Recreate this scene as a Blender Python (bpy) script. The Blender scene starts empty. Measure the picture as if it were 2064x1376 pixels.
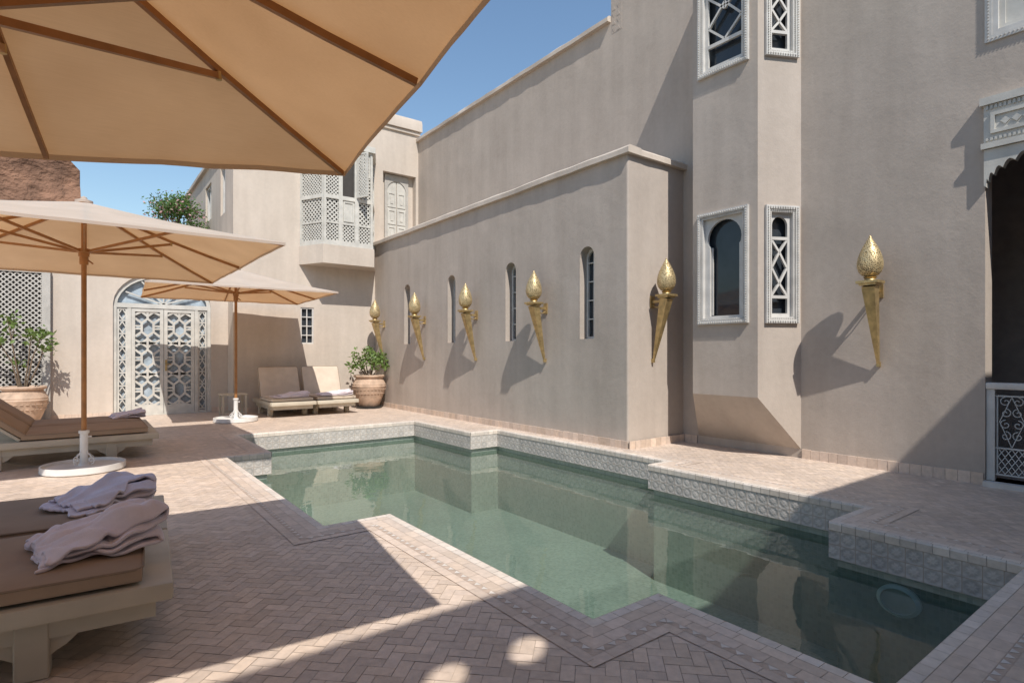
import bpy, bmesh, math, random
from mathutils import Vector, Matrix, noise
from mathutils.geometry import tessellate_polygon
random.seed(7)
R = math.radians
S = bpy.context.scene
COL = S.collection
S.view_settings.view_transform = 'Standard'
S.view_settings.look = 'None'
S.view_settings.exposure = 0

# ------------------------------------------------------------------ mesh builder
class MB:
    def __init__(s):
        s.v = []; s.f = []; s.mi = []; s.uv = {}; s.col = {}; s.M = Matrix.Identity(4)
    def p(s, q):
        s.v.append(s.M @ Vector(q)); return len(s.v) - 1
    def face(s, idx, mi=0, uv=None, col=None):
        s.f.append(tuple(idx)); s.mi.append(mi)
        k = len(s.f) - 1
        if uv: s.uv[k] = uv
        if col: s.col[k] = col
    def poly(s, pts, mi=0, uv=None, col=None):
        s.face([s.p(q) for q in pts], mi, uv, col)
    def box(s, x0, x1, y0, y1, z0, z1, mi=0, col=None):
        i = [s.p(q) for q in ((x0,y0,z0),(x1,y0,z0),(x1,y1,z0),(x0,y1,z0),(x0,y0,z1),(x1,y0,z1),(x1,y1,z1),(x0,y1,z1))]
        for a in ((0,3,2,1),(4,5,6,7),(0,1,5,4),(1,2,6,5),(2,3,7,6),(3,0,4,7)):
            s.face([i[k] for k in a], mi, None, col)
    def rbox(s, x0, x1, y0, y1, z0, z1, r=.01, seg=2, mi=0):
        bm = bmesh.new(); bmesh.ops.create_cube(bm, size=1)
        for v in bm.verts:
            v.co = Vector(((x0+x1)/2 + v.co.x*(x1-x0), (y0+y1)/2 + v.co.y*(y1-y0), (z0+z1)/2 + v.co.z*(z1-z0)))
        bmesh.ops.bevel(bm, geom=bm.edges[:], offset=r, segments=seg, profile=.5, affect='EDGES')
        bm.verts.index_update()
        b = len(s.v)
        for v in bm.verts: s.p(v.co)
        for f in bm.faces: s.face([b + v.index for v in f.verts], mi)
        bm.free()
    def cushion(s, x0, x1, y0, y1, z0, z1, seed=0):
        nx, ny = 24, 16; grid = {}
        for side in (1, -1):
            for i in range(nx+1):
                for j in range(ny+1):
                    u, v = i/nx*2-1, j/ny*2-1
                    edge = (1 - min(1, max(abs(u), abs(v)))**14)
                    hz = (z1-z0)/2*(.58 + .42*max(0, edge)**.5)
                    du = .014*noise.noise((u*2.5+seed, v*2.5, side))
                    if side < 0: du = 0
                    x = (x0+x1)/2 + (x1-x0)/2*u*(1-.006*(abs(v)**6)); y = (y0+y1)/2 + (y1-y0)/2*v*(1-.01*(abs(u)**6))
                    grid[(side,i,j)] = s.p((x, y, (z0+z1)/2 + side*hz + du*edge))
        for i in range(nx):
            for j in range(ny):
                s.face((grid[1,i,j], grid[1,i+1,j], grid[1,i+1,j+1], grid[1,i,j+1])); s.face((grid[-1,i,j], grid[-1,i,j+1], grid[-1,i+1,j+1], grid[-1,i+1,j]))
        ring = [(i,0) for i in range(nx)] + [(nx,j) for j in range(ny)] + [(i,ny) for i in range(nx,0,-1)] + [(0,j) for j in range(ny,0,-1)]
        for a, b in zip(ring, ring[1:]+ring[:1]):
            s.face((grid[-1,a[0],a[1]], grid[-1,b[0],b[1]], grid[1,b[0],b[1]], grid[1,a[0],a[1]]))
    def prism(s, poly, z0, z1, mi=0):
        n = len(poly)
        a = [s.p((x, y, z0)) for x, y in poly]; b = [s.p((x, y, z1)) for x, y in poly]
        s.face(a[::-1], mi); s.face(b, mi)
        for i in range(n):
            j = (i+1) % n; s.face((a[i], a[j], b[j], b[i]), mi)
    def prism_xz(s, poly, y0, y1, mi=0):
        n = len(poly)
        a = [s.p((x, y0, z)) for x, z in poly]; b = [s.p((x, y1, z)) for x, z in poly]
        s.face(a, mi); s.face(b[::-1], mi)
        for i in range(n):
            j = (i+1) % n; s.face((a[i], b[i], b[j], a[j]), mi)
    def lathe(s, prof, n=24, c=(0,0), mi=0):
        rings = []
        for r, z in prof:
            if r < 1e-5: rings.append([s.p((c[0], c[1], z))])
            else: rings.append([s.p((c[0]+r*math.cos(2*math.pi*k/n), c[1]+r*math.sin(2*math.pi*k/n), z)) for k in range(n)])
        for a, b in zip(rings, rings[1:]):
            for k in range(n):
                l = (k+1) % n
                if len(a) == 1 and len(b) == 1: continue
                if len(a) == 1: s.face((a[0], b[l], b[k]), mi)
                elif len(b) == 1: s.face((a[k], a[l], b[0]), mi)
                else: s.face((a[k], a[l], b[l], b[k]), mi)
    def tube(s, pts, r, n=8, mi=0, caps=True):
        pts = [Vector(q) for q in pts]
        rs = r if isinstance(r, (list, tuple)) else [r]*len(pts)
        rings = []; ref = None
        for i, q in enumerate(pts):
            t = (pts[min(i+1, len(pts)-1)] - pts[max(i-1, 0)]).normalized()
            if ref is None:
                ref = Vector((0,0,1)) if abs(t.z) < .9 else Vector((1,0,0))
            a = t.cross(ref)
            if a.length < 1e-4: a = t.cross(Vector((0,1,0)))
            a.normalize(); b = t.cross(a).normalized(); ref = a.cross(t).normalized()
            rings.append([s.p(q + rs[i]*(a*math.cos(2*math.pi*k/n) + b*math.sin(2*math.pi*k/n))) for k in range(n)])
        for a, b in zip(rings, rings[1:]):
            for k in range(n):
                l = (k+1) % n; s.face((a[k], a[l], b[l], b[k]), mi)
        if caps:
            s.face(rings[0][::-1], mi); s.face(rings[-1], mi)
    def bar(s, p, q, w, t, up=(0,0,1), mi=0, w2=None, t2=None):
        p = Vector(p); q = Vector(q); d = (q-p).normalized(); up = Vector(up)
        a = d.cross(up).normalized(); b = a.cross(d).normalized()
        w2 = w if w2 is None else w2; t2 = t if t2 is None else t2
        A = [s.p(p + a*w/2*i + b*t/2*j) for i, j in ((-1,-1),(1,-1),(1,1),(-1,1))]
        B = [s.p(q + a*w2/2*i + b*t2/2*j) for i, j in ((-1,-1),(1,-1),(1,1),(-1,1))]
        s.face(A[::-1], mi); s.face(B, mi)
        for k in range(4):
            l = (k+1) % 4; s.face((A[k], A[l], B[l], B[k]), mi)
    def wall(s, outer, holes=(), depth=.15, mi=0, rmi=None):
        polys = [[Vector((x, z, 0)) for x, z in outer]] + [[Vector((x, z, 0)) for x, z in h] for h in holes]
        flat = [q for pl in polys for q in pl]
        b = len(s.v)
        for q in flat: s.p((q.x, 0, q.y))
        for t in tessellate_polygon(polys): s.face([b+i for i in t], mi)
        for h in holes:
            n = len(h)
            for i in range(n):
                (x0, z0), (x1, z1) = h[i], h[(i+1) % n]
                s.poly([(x0,0,z0),(x1,0,z1),(x1,depth,z1),(x0,depth,z0)], mi if rmi is None else rmi)
    def panel(s, outer, holes, y0, y1, mi=0):
        M0 = s.M.copy()
        s.M = M0 @ Matrix.Translation((0, y0, 0))
        s.wall(outer, holes, y1-y0, mi)
        n = len(outer)
        for i in range(n):
            (x0, z0), (x1, z1) = outer[i], outer[(i+1) % n]
            s.poly([(x0,0,z0),(x1,0,z1),(x1,y1-y0,z1),(x0,y1-y0,z0)], mi)
        s.M = M0
    def lattice(s, x0, x1, z0, z1, y, pitch, w, t=.012, diag=True, mi=0):
        if diag:
            W = x1-x0; H = z1-z0
            for sg in (1, -1):
                c = pitch*.5 - H
                while c < W:
                    s0 = max(0, -c); s1 = min(H, W-c)
                    if s1 - s0 > .01:
                        a = (c+s0, s0); b = (c+s1, s1)
                        if sg < 0: a = (a[0], H-a[1]); b = (b[0], H-b[1])
                        yo = y + (.001 if sg < 0 else 0)
                        s.bar((x0+a[0], yo, z0+a[1]), (x0+b[0], yo, z0+b[1]), t, w, (-.7071, 0, .7071*sg), mi)
                    c += pitch
        else:
            x = x0 + pitch/2
            while x < x1: s.box(x-w/2, x+w/2, y-t/2, y+t/2, z0, z1, mi); x += pitch
            z = z0 + pitch/2
            while z < z1: s.box(x0, x1, y-t/2+.002, y+t/2+.002, z-w/2, z+w/2, mi); z += pitch
    def build(s, name, mats, parent=None, world=True, sharp=35):
        me = bpy.data.meshes.new(name)
        vs = s.v
        if parent is not None and world:
            Mi = parent.matrix_basis.copy()
            if parent.parent: Mi = parent.parent.matrix_basis @ Mi
            Mi = Mi.inverted()
            vs = [Mi @ q for q in vs]
        me.from_pydata([tuple(q) for q in vs], [], s.f)
        if not isinstance(mats, (list, tuple)): mats = [mats]
        for m in mats: me.materials.append(m)
        me.polygons.foreach_set('material_index', s.mi)
        if s.uv:
            ul = me.uv_layers.new(name='UVMap')
            for pl in me.polygons:
                u = s.uv.get(pl.index)
                if u:
                    for k, li in enumerate(pl.loop_indices): ul.data[li].uv = u[k]
        if s.col:
            ca = me.color_attributes.new('Col', 'FLOAT_COLOR', 'CORNER')
            for pl in me.polygons:
                c = s.col.get(pl.index, (.4,.3,.25))
                for li in pl.loop_indices: ca.data[li].color = (c[0], c[1], c[2], 1)
        me.polygons.foreach_set('use_smooth', [True]*len(me.polygons))
        try: me.set_sharp_from_angle(angle=R(sharp))
        except Exception: pass
        me.update()
        o = bpy.data.objects.new(name, me); COL.objects.link(o)
        if parent is not None: o.parent = parent
        return o

def thing(name, label, cat, loc=(0,0,0), rz=0, group=None):
    o = bpy.data.objects.new(name, None); COL.objects.link(o)
    o.location = loc; o.rotation_euler = (0,0,rz); o.empty_display_size = .2
    o['label'] = label; o['category'] = cat
    if group: o['group'] = group
    return o
def tag(o, label, cat, group=None):
    o['label'] = label; o['category'] = cat
    if group: o['group'] = group
    return o
def struct(o):
    o['kind'] = 'structure'; return o
def dup(root, loc, rz, label, group=None):
    r = root.copy(); COL.objects.link(r); r.location = loc; r.rotation_euler = (0,0,rz); r['label'] = label
    if group: r['group'] = group
    for ch in list(root.children):
        c = ch.copy(); COL.objects.link(c); c.parent = r
        for g in list(ch.children):
            d = g.copy(); COL.objects.link(d); d.parent = c
    return r
def face_M(p0, p1, z=0):
    x = Vector((p1[0]-p0[0], p1[1]-p0[1], 0)).normalized(); y = Vector((-x.y, x.x, 0))
    M = Matrix.Identity(4)
    for i in range(3):
        M[i][0] = x[i]; M[i][1] = y[i]
    M[0][3], M[1][3], M[2][3] = p0[0], p0[1], z
    return M
def arch(xc, w, z0, zs, n=10, k=1.0):
    r = w/2
    pts = [(xc-r, z0), (xc+r, z0)]
    for i in range(n+1):
        a = math.pi*i/n; pts.append((xc + r*math.cos(a), zs + k*r*math.sin(a)))
    return pts
def pointed(xc, w, z0, zs, rise, n=8):
    r = w/2; pts = [(xc-r, z0), (xc+r, z0)]
    for i in range(n+1):
        a = i/n; pts.append((xc + r*(1-a**1.7), zs + rise*math.sin(a*math.pi/2)**.92))
    for i in range(n-1, -1, -1):
        a = i/n; pts.append((xc - r*(1-a**1.7), zs + rise*math.sin(a*math.pi/2)**.92))
    return pts
def horseshoe(xc, w, z0, zs, n=14):
    r = w/2; rr = r*1.12; zc = zs + .05
    a0 = -math.asin(.28); pts = [(xc-r*.98, z0), (xc+r*.98, z0), (xc+r*.98, zc+rr*math.sin(a0)-.03)]
    for i in range(n+1):
        a = a0 + (math.pi - 2*a0)*i/n; pts.append((xc + rr*math.cos(a), zc + rr*math.sin(a)))
    pts.append((xc-r*.98, zc+rr*math.sin(a0)-.03))
    return pts
def rect(x0, x1, z0, z1): return [(x0,z0),(x1,z0),(x1,z1),(x0,z1)]

# ------------------------------------------------------------------ materials
def nt(m): return m.node_tree.nodes, m.node_tree.links
def mat(name, col, rough=.6, metal=0, var=.12, vs=6, bump=.15, bs=40, bdist=.01, spec=.5):
    m = bpy.data.materials.new(name); m.use_nodes = True
    N, L = nt(m); P = N['Principled BSDF']
    P.inputs['Roughness'].default_value = rough; P.inputs['Metallic'].default_value = metal
    P.inputs['Specular IOR Level'].default_value = spec
    g = N.new('ShaderNodeNewGeometry')
    nz = N.new('ShaderNodeTexNoise'); nz.inputs['Scale'].default_value = vs; nz.inputs['Detail'].default_value = 6
    L.new(g.outputs['Position'], nz.inputs['Vector'])
    mx = N.new('ShaderNodeMix'); mx.data_type = 'RGBA'
    mx.inputs[6].default_value = tuple(c*(1-var) for c in col) + (1,)
    mx.inputs[7].default_value = tuple(min(1, c*(1+var)) for c in col) + (1,)
    mr = N.new('ShaderNodeMapRange'); mr.inputs[1].default_value = .3; mr.inputs[2].default_value = .7
    L.new(nz.outputs['Fac'], mr.inputs[0]); L.new(mr.outputs[0], mx.inputs[0])
    L.new(mx.outputs[2], P.inputs['Base Color'])
    if bump:
        n2 = N.new('ShaderNodeTexNoise'); n2.inputs['Scale'].default_value = bs; n2.inputs['Detail'].default_value = 5
        L.new(g.outputs['Position'], n2.inputs['Vector'])
        b = N.new('ShaderNodeBump'); b.inputs['Strength'].default_value = bump; b.inputs['Distance'].default_value = bdist
        L.new(n2.outputs['Fac'], b.inputs['Height']); L.new(b.outputs[0], P.inputs['Normal'])
    return m

def plaster(name, col, amt=1.0):
    m = bpy.data.materials.new(name); m.use_nodes = True
    N, L = nt(m); P = N['Principled BSDF']; P.inputs['Roughness'].default_value = .8; P.inputs['Specular IOR Level'].default_value = .25
    g = N.new('ShaderNodeNewGeometry')
    def ns(sc, det, vec=None, rough=.55, dist=0):
        n = N.new('ShaderNodeTexNoise'); n.inputs['Scale'].default_value = sc; n.inputs['Detail'].default_value = det
        n.inputs['Roughness'].default_value = rough; n.inputs['Distortion'].default_value = dist
        L.new(vec if vec else g.outputs['Position'], n.inputs['Vector']); return n.outputs['Fac']
    a = ns(.9, 6); st = N.new('ShaderNodeMapping'); st.inputs['Scale'].default_value = (3, 3, .35)
    L.new(g.outputs['Position'], st.inputs['Vector']); b = ns(1.2, 5, st.outputs[0])
    c = ns(14, 6)
    ad = N.new('ShaderNodeMath'); ad.operation = 'ADD'; L.new(a, ad.inputs[0]); L.new(b, ad.inputs[1])
    ad2 = N.new('ShaderNodeMath'); ad2.operation = 'MULTIPLY_ADD'; L.new(c, ad2.inputs[0]); ad2.inputs[1].default_value = .45; L.new(ad.outputs[0], ad2.inputs[2])
    mr = N.new('ShaderNodeMapRange'); mr.inputs[1].default_value = .85; mr.inputs[2].default_value = 1.6
    L.new(ad2.outputs[0], mr.inputs[0])
    mx = N.new('ShaderNodeMix'); mx.data_type = 'RGBA'
    mx.inputs[6].default_value = (col[0]*.85, col[1]*.84, col[2]*.83, 1); mx.inputs[7].default_value = (col[0]*1.1, col[1]*1.1, col[2]*1.1, 1)
    L.new(mr.outputs[0], mx.inputs[0]); L.new(mx.outputs[2], P.inputs['Base Color'])
    # hand-trowelled relief comes and goes in patches over fine grain
    pa = ns(.55, 3); pm = N.new('ShaderNodeMapRange'); pm.inputs[1].default_value = .42; pm.inputs[2].default_value = .66; L.new(pa, pm.inputs[0])
    r1 = ns(2.2, 3, None, .5, .3); r2 = ns(34, 7, None, .68); r3 = ns(6, 4, None, .55, .8)
    mp_ = N.new('ShaderNodeMath'); mp_.operation = 'MULTIPLY'; L.new(r3, mp_.inputs[0]); L.new(pm.outputs[0], mp_.inputs[1])
    b1 = N.new('ShaderNodeBump'); b1.inputs['Strength'].default_value = .15*amt; b1.inputs['Distance'].default_value = .05
    L.new(r1, b1.inputs['Height'])
    b3 = N.new('ShaderNodeBump'); b3.inputs['Strength'].default_value = .20*amt; b3.inputs['Distance'].default_value = .02
    L.new(mp_.outputs[0], b3.inputs['Height']); L.new(b1.outputs[0], b3.inputs['Normal'])
    b2 = N.new('ShaderNodeBump'); b2.inputs['Strength'].default_value = .36; b2.inputs['Distance'].default_value = .006
    L.new(r2, b2.inputs['Height']); L.new(b3.outputs[0], b2.inputs['Normal']); L.new(b2.outputs[0], P.inputs['Normal'])
    return m

PL = plaster('taupe_plaster', (.455, .388, .332))
PLL = plaster('pale_plaster', (.555, .475, .40), .55)
WHITE = mat('painted_trim', (.555, .53, .495), .55, bump=.1)
DOORP = mat('painted_door', (.535, .51, .46), .5, bump=.1)
LATT = mat('lattice_paint', (.43, .40, .36), .6, bump=.1)  # darker than the other painted trim
GLASS = mat('dark_glass', (.035, .042, .05), .04, var=.3, vs=2, bump=.02, bs=3)
CURT = mat('curtained_glass', (.36, .42, .47), .2, var=.4, vs=4, bump=.1, bs=8)
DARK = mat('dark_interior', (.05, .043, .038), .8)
GREYIN = mat('room_plaster', (.42, .36, .32), .8)
WOOD = mat('umbrella_wood', (.36, .165, .055), .45, var=.2, vs=9, bump=.1)
BRASSP = mat('brass', (.50, .37, .18), .45, .8, var=.25, vs=14, bump=.3, bs=24)
WMET = mat('white_metal', (.70, .68, .65), .45, bump=.05)
BED = mat('painted_bed_wood', (.50, .44, .345), .5, var=.1, vs=4, bump=.15, bs=15)
CUSH = mat('taupe_cushion', (.365, .26, .18), .9, var=.07, vs=5, bump=.25, bs=300, bdist=.002, spec=.2)
CUSH_LIT = mat('lit_cushion', (.60, .50, .40), .9, var=.07, vs=5, bump=.25, bs=300, bdist=.002, spec=.2)  # cushion taupe with sunlight put into the colour, for the far loungers
PIPE = mat('cushion_piping', (.27, .195, .135), .9, bump=0)
TOWEL = mat('white_towel', (.80, .71, .735), .95, var=.06, vs=14, bump=.6, bs=220, bdist=.005, spec=.1)
POT = mat('terracotta', (.47, .33, .235), .85, var=.25, vs=7, bump=.3, bs=25)
SAUCER = mat('black_plastic', (.02, .02, .02), .5)
SOIL = mat('soil', (.06, .04, .025), .95)
BARK = mat('bark', (.16, .11, .07), .9, var=.3, vs=20, bump=.5)
IRON = mat('pale_iron', (.50, .49, .47), .5, bump=.05)
CLAY = mat('red_clay', (.215, .115, .072), .95, var=.45, vs=1.8, bump=1, bs=7, bdist=.12)
LAMPW = mat('lamp_face', (.86, .93, .94), .3, bump=0)
TRIW = mat('white_tile', (.66, .60, .54), .35, bump=.1)
STRIP = mat('rose_tile', (.50, .385, .305), .5, var=.2, vs=20, bump=.2)

def leafmat(name, a, b):
    m = bpy.data.materials.new(name); m.use_nodes = True
    N, L = nt(m); P = N['Principled BSDF']; P.inputs['Roughness'].default_value = .5
    g = N.new('ShaderNodeNewGeometry'); nz = N.new('ShaderNodeTexNoise'); nz.inputs['Scale'].default_value = 9
    L.new(g.outputs['Position'], nz.inputs['Vector'])
    mx = N.new('ShaderNodeMix'); mx.data_type = 'RGBA'; mx.inputs[6].default_value = a+(1,); mx.inputs[7].default_value = b+(1,)
    L.new(nz.outputs['Fac'], mx.inputs[0]); L.new(mx.outputs[2], P.inputs['Base Color'])
    T = N.new('ShaderNodeBsdfTranslucent'); L.new(mx.outputs[2], T.inputs['Color'])
    ms = N.new('ShaderNodeMixShader'); ms.inputs[0].default_value = .3
    L.new(P.outputs[0], ms.inputs[1]); L.new(T.outputs[0], ms.inputs[2]); L.new(ms.outputs[0], N['Material Output'].inputs['Surface'])
    return m
LEAF = leafmat('leaf', (.07, .13, .025), (.24, .33, .09))
LEAFB = leafmat('tree_leaf', (.06, .13, .02), (.15, .25, .06))
PINK = leafmat('pink_blossom', (.55, .27, .30), (.68, .42, .42))

def fabric():
    m = bpy.data.materials.new('umbrella_fabric'); m.use_nodes = True
    N, L = nt(m); N.remove(N['Principled BSDF'])
    g = N.new('ShaderNodeNewGeometry'); nz = N.new('ShaderNodeTexNoise'); nz.inputs['Scale'].default_value = 2.2; nz.inputs['Detail'].default_value = 7
    L.new(g.outputs['Position'], nz.inputs['Vector'])
    st = N.new('ShaderNodeMapping'); st.inputs['Scale'].default_value = (4, 260, 260); L.new(g.outputs['Position'], st.inputs['Vector'])
    n2 = N.new('ShaderNodeTexNoise'); n2.inputs['Scale'].default_value = 1; n2.inputs['Detail'].default_value = 3; L.new(st.outputs[0], n2.inputs['Vector'])
    su = N.new('ShaderNodeMath'); su.operation = 'MULTIPLY_ADD'; L.new(n2.outputs['Fac'], su.inputs[0]); su.inputs[1].default_value = .6; L.new(nz.outputs['Fac'], su.inputs[2])
    mr = N.new('ShaderNodeMapRange'); mr.inputs[1].default_value = .45; mr.inputs[2].default_value = 1.15; L.new(su.outputs[0], mr.inputs[0])
    def mix(a, b):
        x = N.new('ShaderNodeMix'); x.data_type = 'RGBA'; x.inputs[6].default_value = a+(1,); x.inputs[7].default_value = b+(1,)
        L.new(mr.outputs[0], x.inputs[0]); return x.outputs[2]
    D = N.new('ShaderNodeBsdfDiffuse'); L.new(mix((.70,.62,.52), (.83,.75,.65)), D.inputs['Color'])
    T = N.new('ShaderNodeBsdfTranslucent'); L.new(mix((.42,.195,.064), (.56,.285,.108)), T.inputs['Color'])
    ms = N.new('ShaderNodeMixShader'); ms.inputs[0].default_value = .48
    L.new(D.outputs[0], ms.inputs[1]); L.new(T.outputs[0], ms.inputs[2]); L.new(ms.outputs[0], N['Material Output'].inputs['Surface'])
    return m
FAB = fabric()

def tilemat():
    m = bpy.data.materials.new('terracotta_tile'); m.use_nodes = True
    N, L = nt(m); P = N['Principled BSDF']; P.inputs['Roughness'].default_value = .5
    at = N.new('ShaderNodeAttribute'); at.attribute_name = 'Col'
    g = N.new('ShaderNodeNewGeometry')
    nz = N.new('ShaderNodeTexNoise'); nz.inputs['Scale'].default_value = 22; nz.inputs['Detail'].default_value = 6; L.new(g.outputs['Position'], nz.inputs['Vector'])
    n3 = N.new('ShaderNodeTexNoise'); n3.inputs['Scale'].default_value = .8; n3.inputs['Detail'].default_value = 4; L.new(g.outputs['Position'], n3.inputs['Vector'])
    ad = N.new('ShaderNodeMath'); ad.operation = 'ADD'; L.new(nz.outputs['Fac'], ad.inputs[0]); L.new(n3.outputs['Fac'], ad.inputs[1])
    mr = N.new('ShaderNodeMapRange'); mr.inputs[1].default_value = .6; mr.inputs[2].default_value = 1.4; mr.inputs[3].default_value = .80; mr.inputs[4].default_value = 1.16
    L.new(ad.outputs[0], mr.inputs[0])
    vm = N.new('ShaderNodeVectorMath'); vm.operation = 'SCALE'; L.new(at.outputs['Color'], vm.inputs[0]); L.new(mr.outputs[0], vm.inputs['Scale'])
    L.new(vm.outputs[0], P.inputs['Base Color'])
    b = N.new('ShaderNodeBump'); b.inputs['Strength'].default_value = .25; b.inputs['Distance'].default_value = .005; L.new(nz.outputs['Fac'], b.inputs['Height']); L.new(b.outputs[0], P.inputs['Normal'])
    return m
TILE = tilemat()
GROUT = mat('grout', (.47, .37, .29), .9, var=.15, vs=4)

def mosaic():
    m = bpy.data.materials.new('green_mosaic'); m.use_nodes = True
    N, L = nt(m); P = N['Principled BSDF']; P.inputs['Roughness'].default_value = .4
    tc = N.new('ShaderNodeUVMap'); tc.uv_map = 'UVMap'
    br = N.new('ShaderNodeTexBrick'); br.offset = 0; br.inputs['Scale'].default_value = 1
    br.inputs['Brick Width'].default_value = .04; br.inputs['Row Height'].default_value = .04; br.inputs['Mortar Size'].default_value = .003
    br.inputs['Color1'].default_value = (.345,.395,.34,1); br.inputs['Color2'].default_value = (.24,.29,.245,1); br.inputs['Mortar'].default_value = (.34,.375,.33,1)
    L.new(tc.outputs[0], br.inputs['Vector'])
    g = N.new('ShaderNodeNewGeometry'); nz = N.new('ShaderNodeTexNoise'); nz.inputs['Scale'].default_value = 1.2; L.new(g.outputs['Position'], nz.inputs['Vector'])
    mr = N.new('ShaderNodeMapRange'); mr.inputs[3].default_value = .8; mr.inputs[4].default_value = 1.2; L.new(nz.outputs['Fac'], mr.inputs[0])
    vm = N.new('ShaderNodeVectorMath'); vm.operation = 'SCALE'; L.new(br.outputs['Color'], vm.inputs[0]); L.new(mr.outputs[0], vm.inputs['Scale'])
    L.new(vm.outputs[0], P.inputs['Base Color']); return m
MOSAIC = mosaic()

def relief():
    m = bpy.data.materials.new('carved_relief_tile'); m.use_nodes = True
    N, L = nt(m); P = N['Principled BSDF']; P.inputs['Roughness'].default_value = .5
    tc = N.new('ShaderNodeUVMap'); tc.uv_map = 'UVMap'
    def M(op, a, b=None):
        n = N.new('ShaderNodeMath'); n.operation = op
        for i, x in enumerate((a, b)):
            if x is None: continue
            if isinstance(x, (int, float)): n.inputs[i].default_value = x
            else: L.new(x, n.inputs[i])
        return n.outputs[0]
    sp = N.new('ShaderNodeSeparateXYZ'); L.new(tc.outputs[0], sp.inputs[0])
    S_ = .116
    u = M('SUBTRACT', M('FRACT', M('DIVIDE', sp.outputs[0], S_)), .5); v = M('SUBTRACT', M('FRACT', M('DIVIDE', sp.outputs[1], S_)), .5)
    au = M('ABSOLUTE', u); av = M('ABSOLUTE', v)
    rr = M('SQRT', M('ADD', M('MULTIPLY', u, u), M('MULTIPLY', v, v)))
    an = M('ARCTAN2', v, u)
    pet = M('MULTIPLY', M('COSINE', M('MULTIPLY', an, 8)), .05)
    star = M('SINE', M('MULTIPLY', M('ADD', rr, pet), 13))
    dia = M('SINE', M('MULTIPLY', M('ADD', au, av), 12))
    edge = M('GREATER_THAN', M('MAXIMUM', au, av), .472)
    hgt = M('MULTIPLY', M('ADD', star, M('MULTIPLY', dia, .6)), M('SUBTRACT', 1, edge))
    cell = N.new('ShaderNodeTexWhiteNoise'); cell.noise_dimensions = '2D'
    cv = N.new('ShaderNodeVectorMath'); cv.operation = 'FLOOR'; dv = N.new('ShaderNodeVectorMath'); dv.operation = 'SCALE'; dv.inputs['Scale'].default_value = 1/S_
    L.new(tc.outputs[0], dv.inputs[0]); L.new(dv.outputs[0], cv.inputs[0]); L.new(cv.outputs[0], cell.inputs[0])
    nz = N.new('ShaderNodeTexNoise'); nz.inputs['Scale'].default_value = 12; nz.inputs['Detail'].default_value = 5
    g = N.new('ShaderNodeNewGeometry'); L.new(g.outputs['Position'], nz.inputs['Vector'])
    f = M('ADD', M('MULTIPLY', cell.outputs[0], .5), M('ADD', M('MULTIPLY', hgt, .15), M('MULTIPLY', nz.outputs['Fac'], .6)))
    mx = N.new('ShaderNodeMix'); mx.data_type = 'RGBA'; mx.inputs[6].default_value = (.35,.325,.30,1); mx.inputs[7].default_value = (.57,.52,.47,1)
    L.new(f, mx.inputs[0])
    m2 = N.new('ShaderNodeMix'); m2.data_type = 'RGBA'; L.new(edge, m2.inputs[0]); L.new(mx.outputs[2], m2.inputs[6]); m2.inputs[7].default_value = (.40,.33,.27,1)
    L.new(m2.outputs[2], P.inputs['Base Color'])
    b = N.new('ShaderNodeBump'); b.inputs['Strength'].default_value = .3; b.inputs['Distance'].default_value = .004; L.new(hgt, b.inputs['Height']); L.new(b.outputs[0], P.inputs['Normal'])
    return m
RELIEF = relief()

def watermat():
    m = bpy.data.materials.new('pool_water'); m.use_nodes = True
    N, L = nt(m); N.remove(N['Principled BSDF'])
    g = N.new('ShaderNodeNewGeometry')
    nz = N.new('ShaderNodeTexNoise'); nz.inputs['Scale'].default_value = 2.8; nz.inputs['Detail'].default_value = 2; L.new(g.outputs['Position'], nz.inputs['Vector'])
    b = N.new('ShaderNodeBump'); b.inputs['Strength'].default_value = .2; b.inputs['Distance'].default_value = .016; L.new(nz.outputs['Fac'], b.inputs['Height'])
    fr = N.new('ShaderNodeFresnel'); fr.inputs['IOR'].default_value = 1.46; L.new(b.outputs[0], fr.inputs['Normal'])
    T = N.new('ShaderNodeBsdfTransparent'); T.inputs['Color'].default_value = (.82,.905,.855,1)
    D = N.new('ShaderNodeBsdfDiffuse'); D.inputs['Color'].default_value = (.19,.24,.205,1)
    mi = N.new('ShaderNodeMixShader'); mi.inputs[0].default_value = .17; L.new(T.outputs[0], mi.inputs[1]); L.new(D.outputs[0], mi.inputs[2])
    G = N.new('ShaderNodeBsdfGlossy'); G.inputs['Roughness'].default_value = .005; L.new(b.outputs[0], G.inputs['Normal'])
    ms = N.new('ShaderNodeMixShader'); L.new(fr.outputs[0], ms.inputs[0]); L.new(mi.outputs[0], ms.inputs[1]); L.new(G.outputs[0], ms.inputs[2])
    L.new(ms.outputs[0], N['Material Output'].inputs['Surface']); return m
WATER = watermat()

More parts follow.
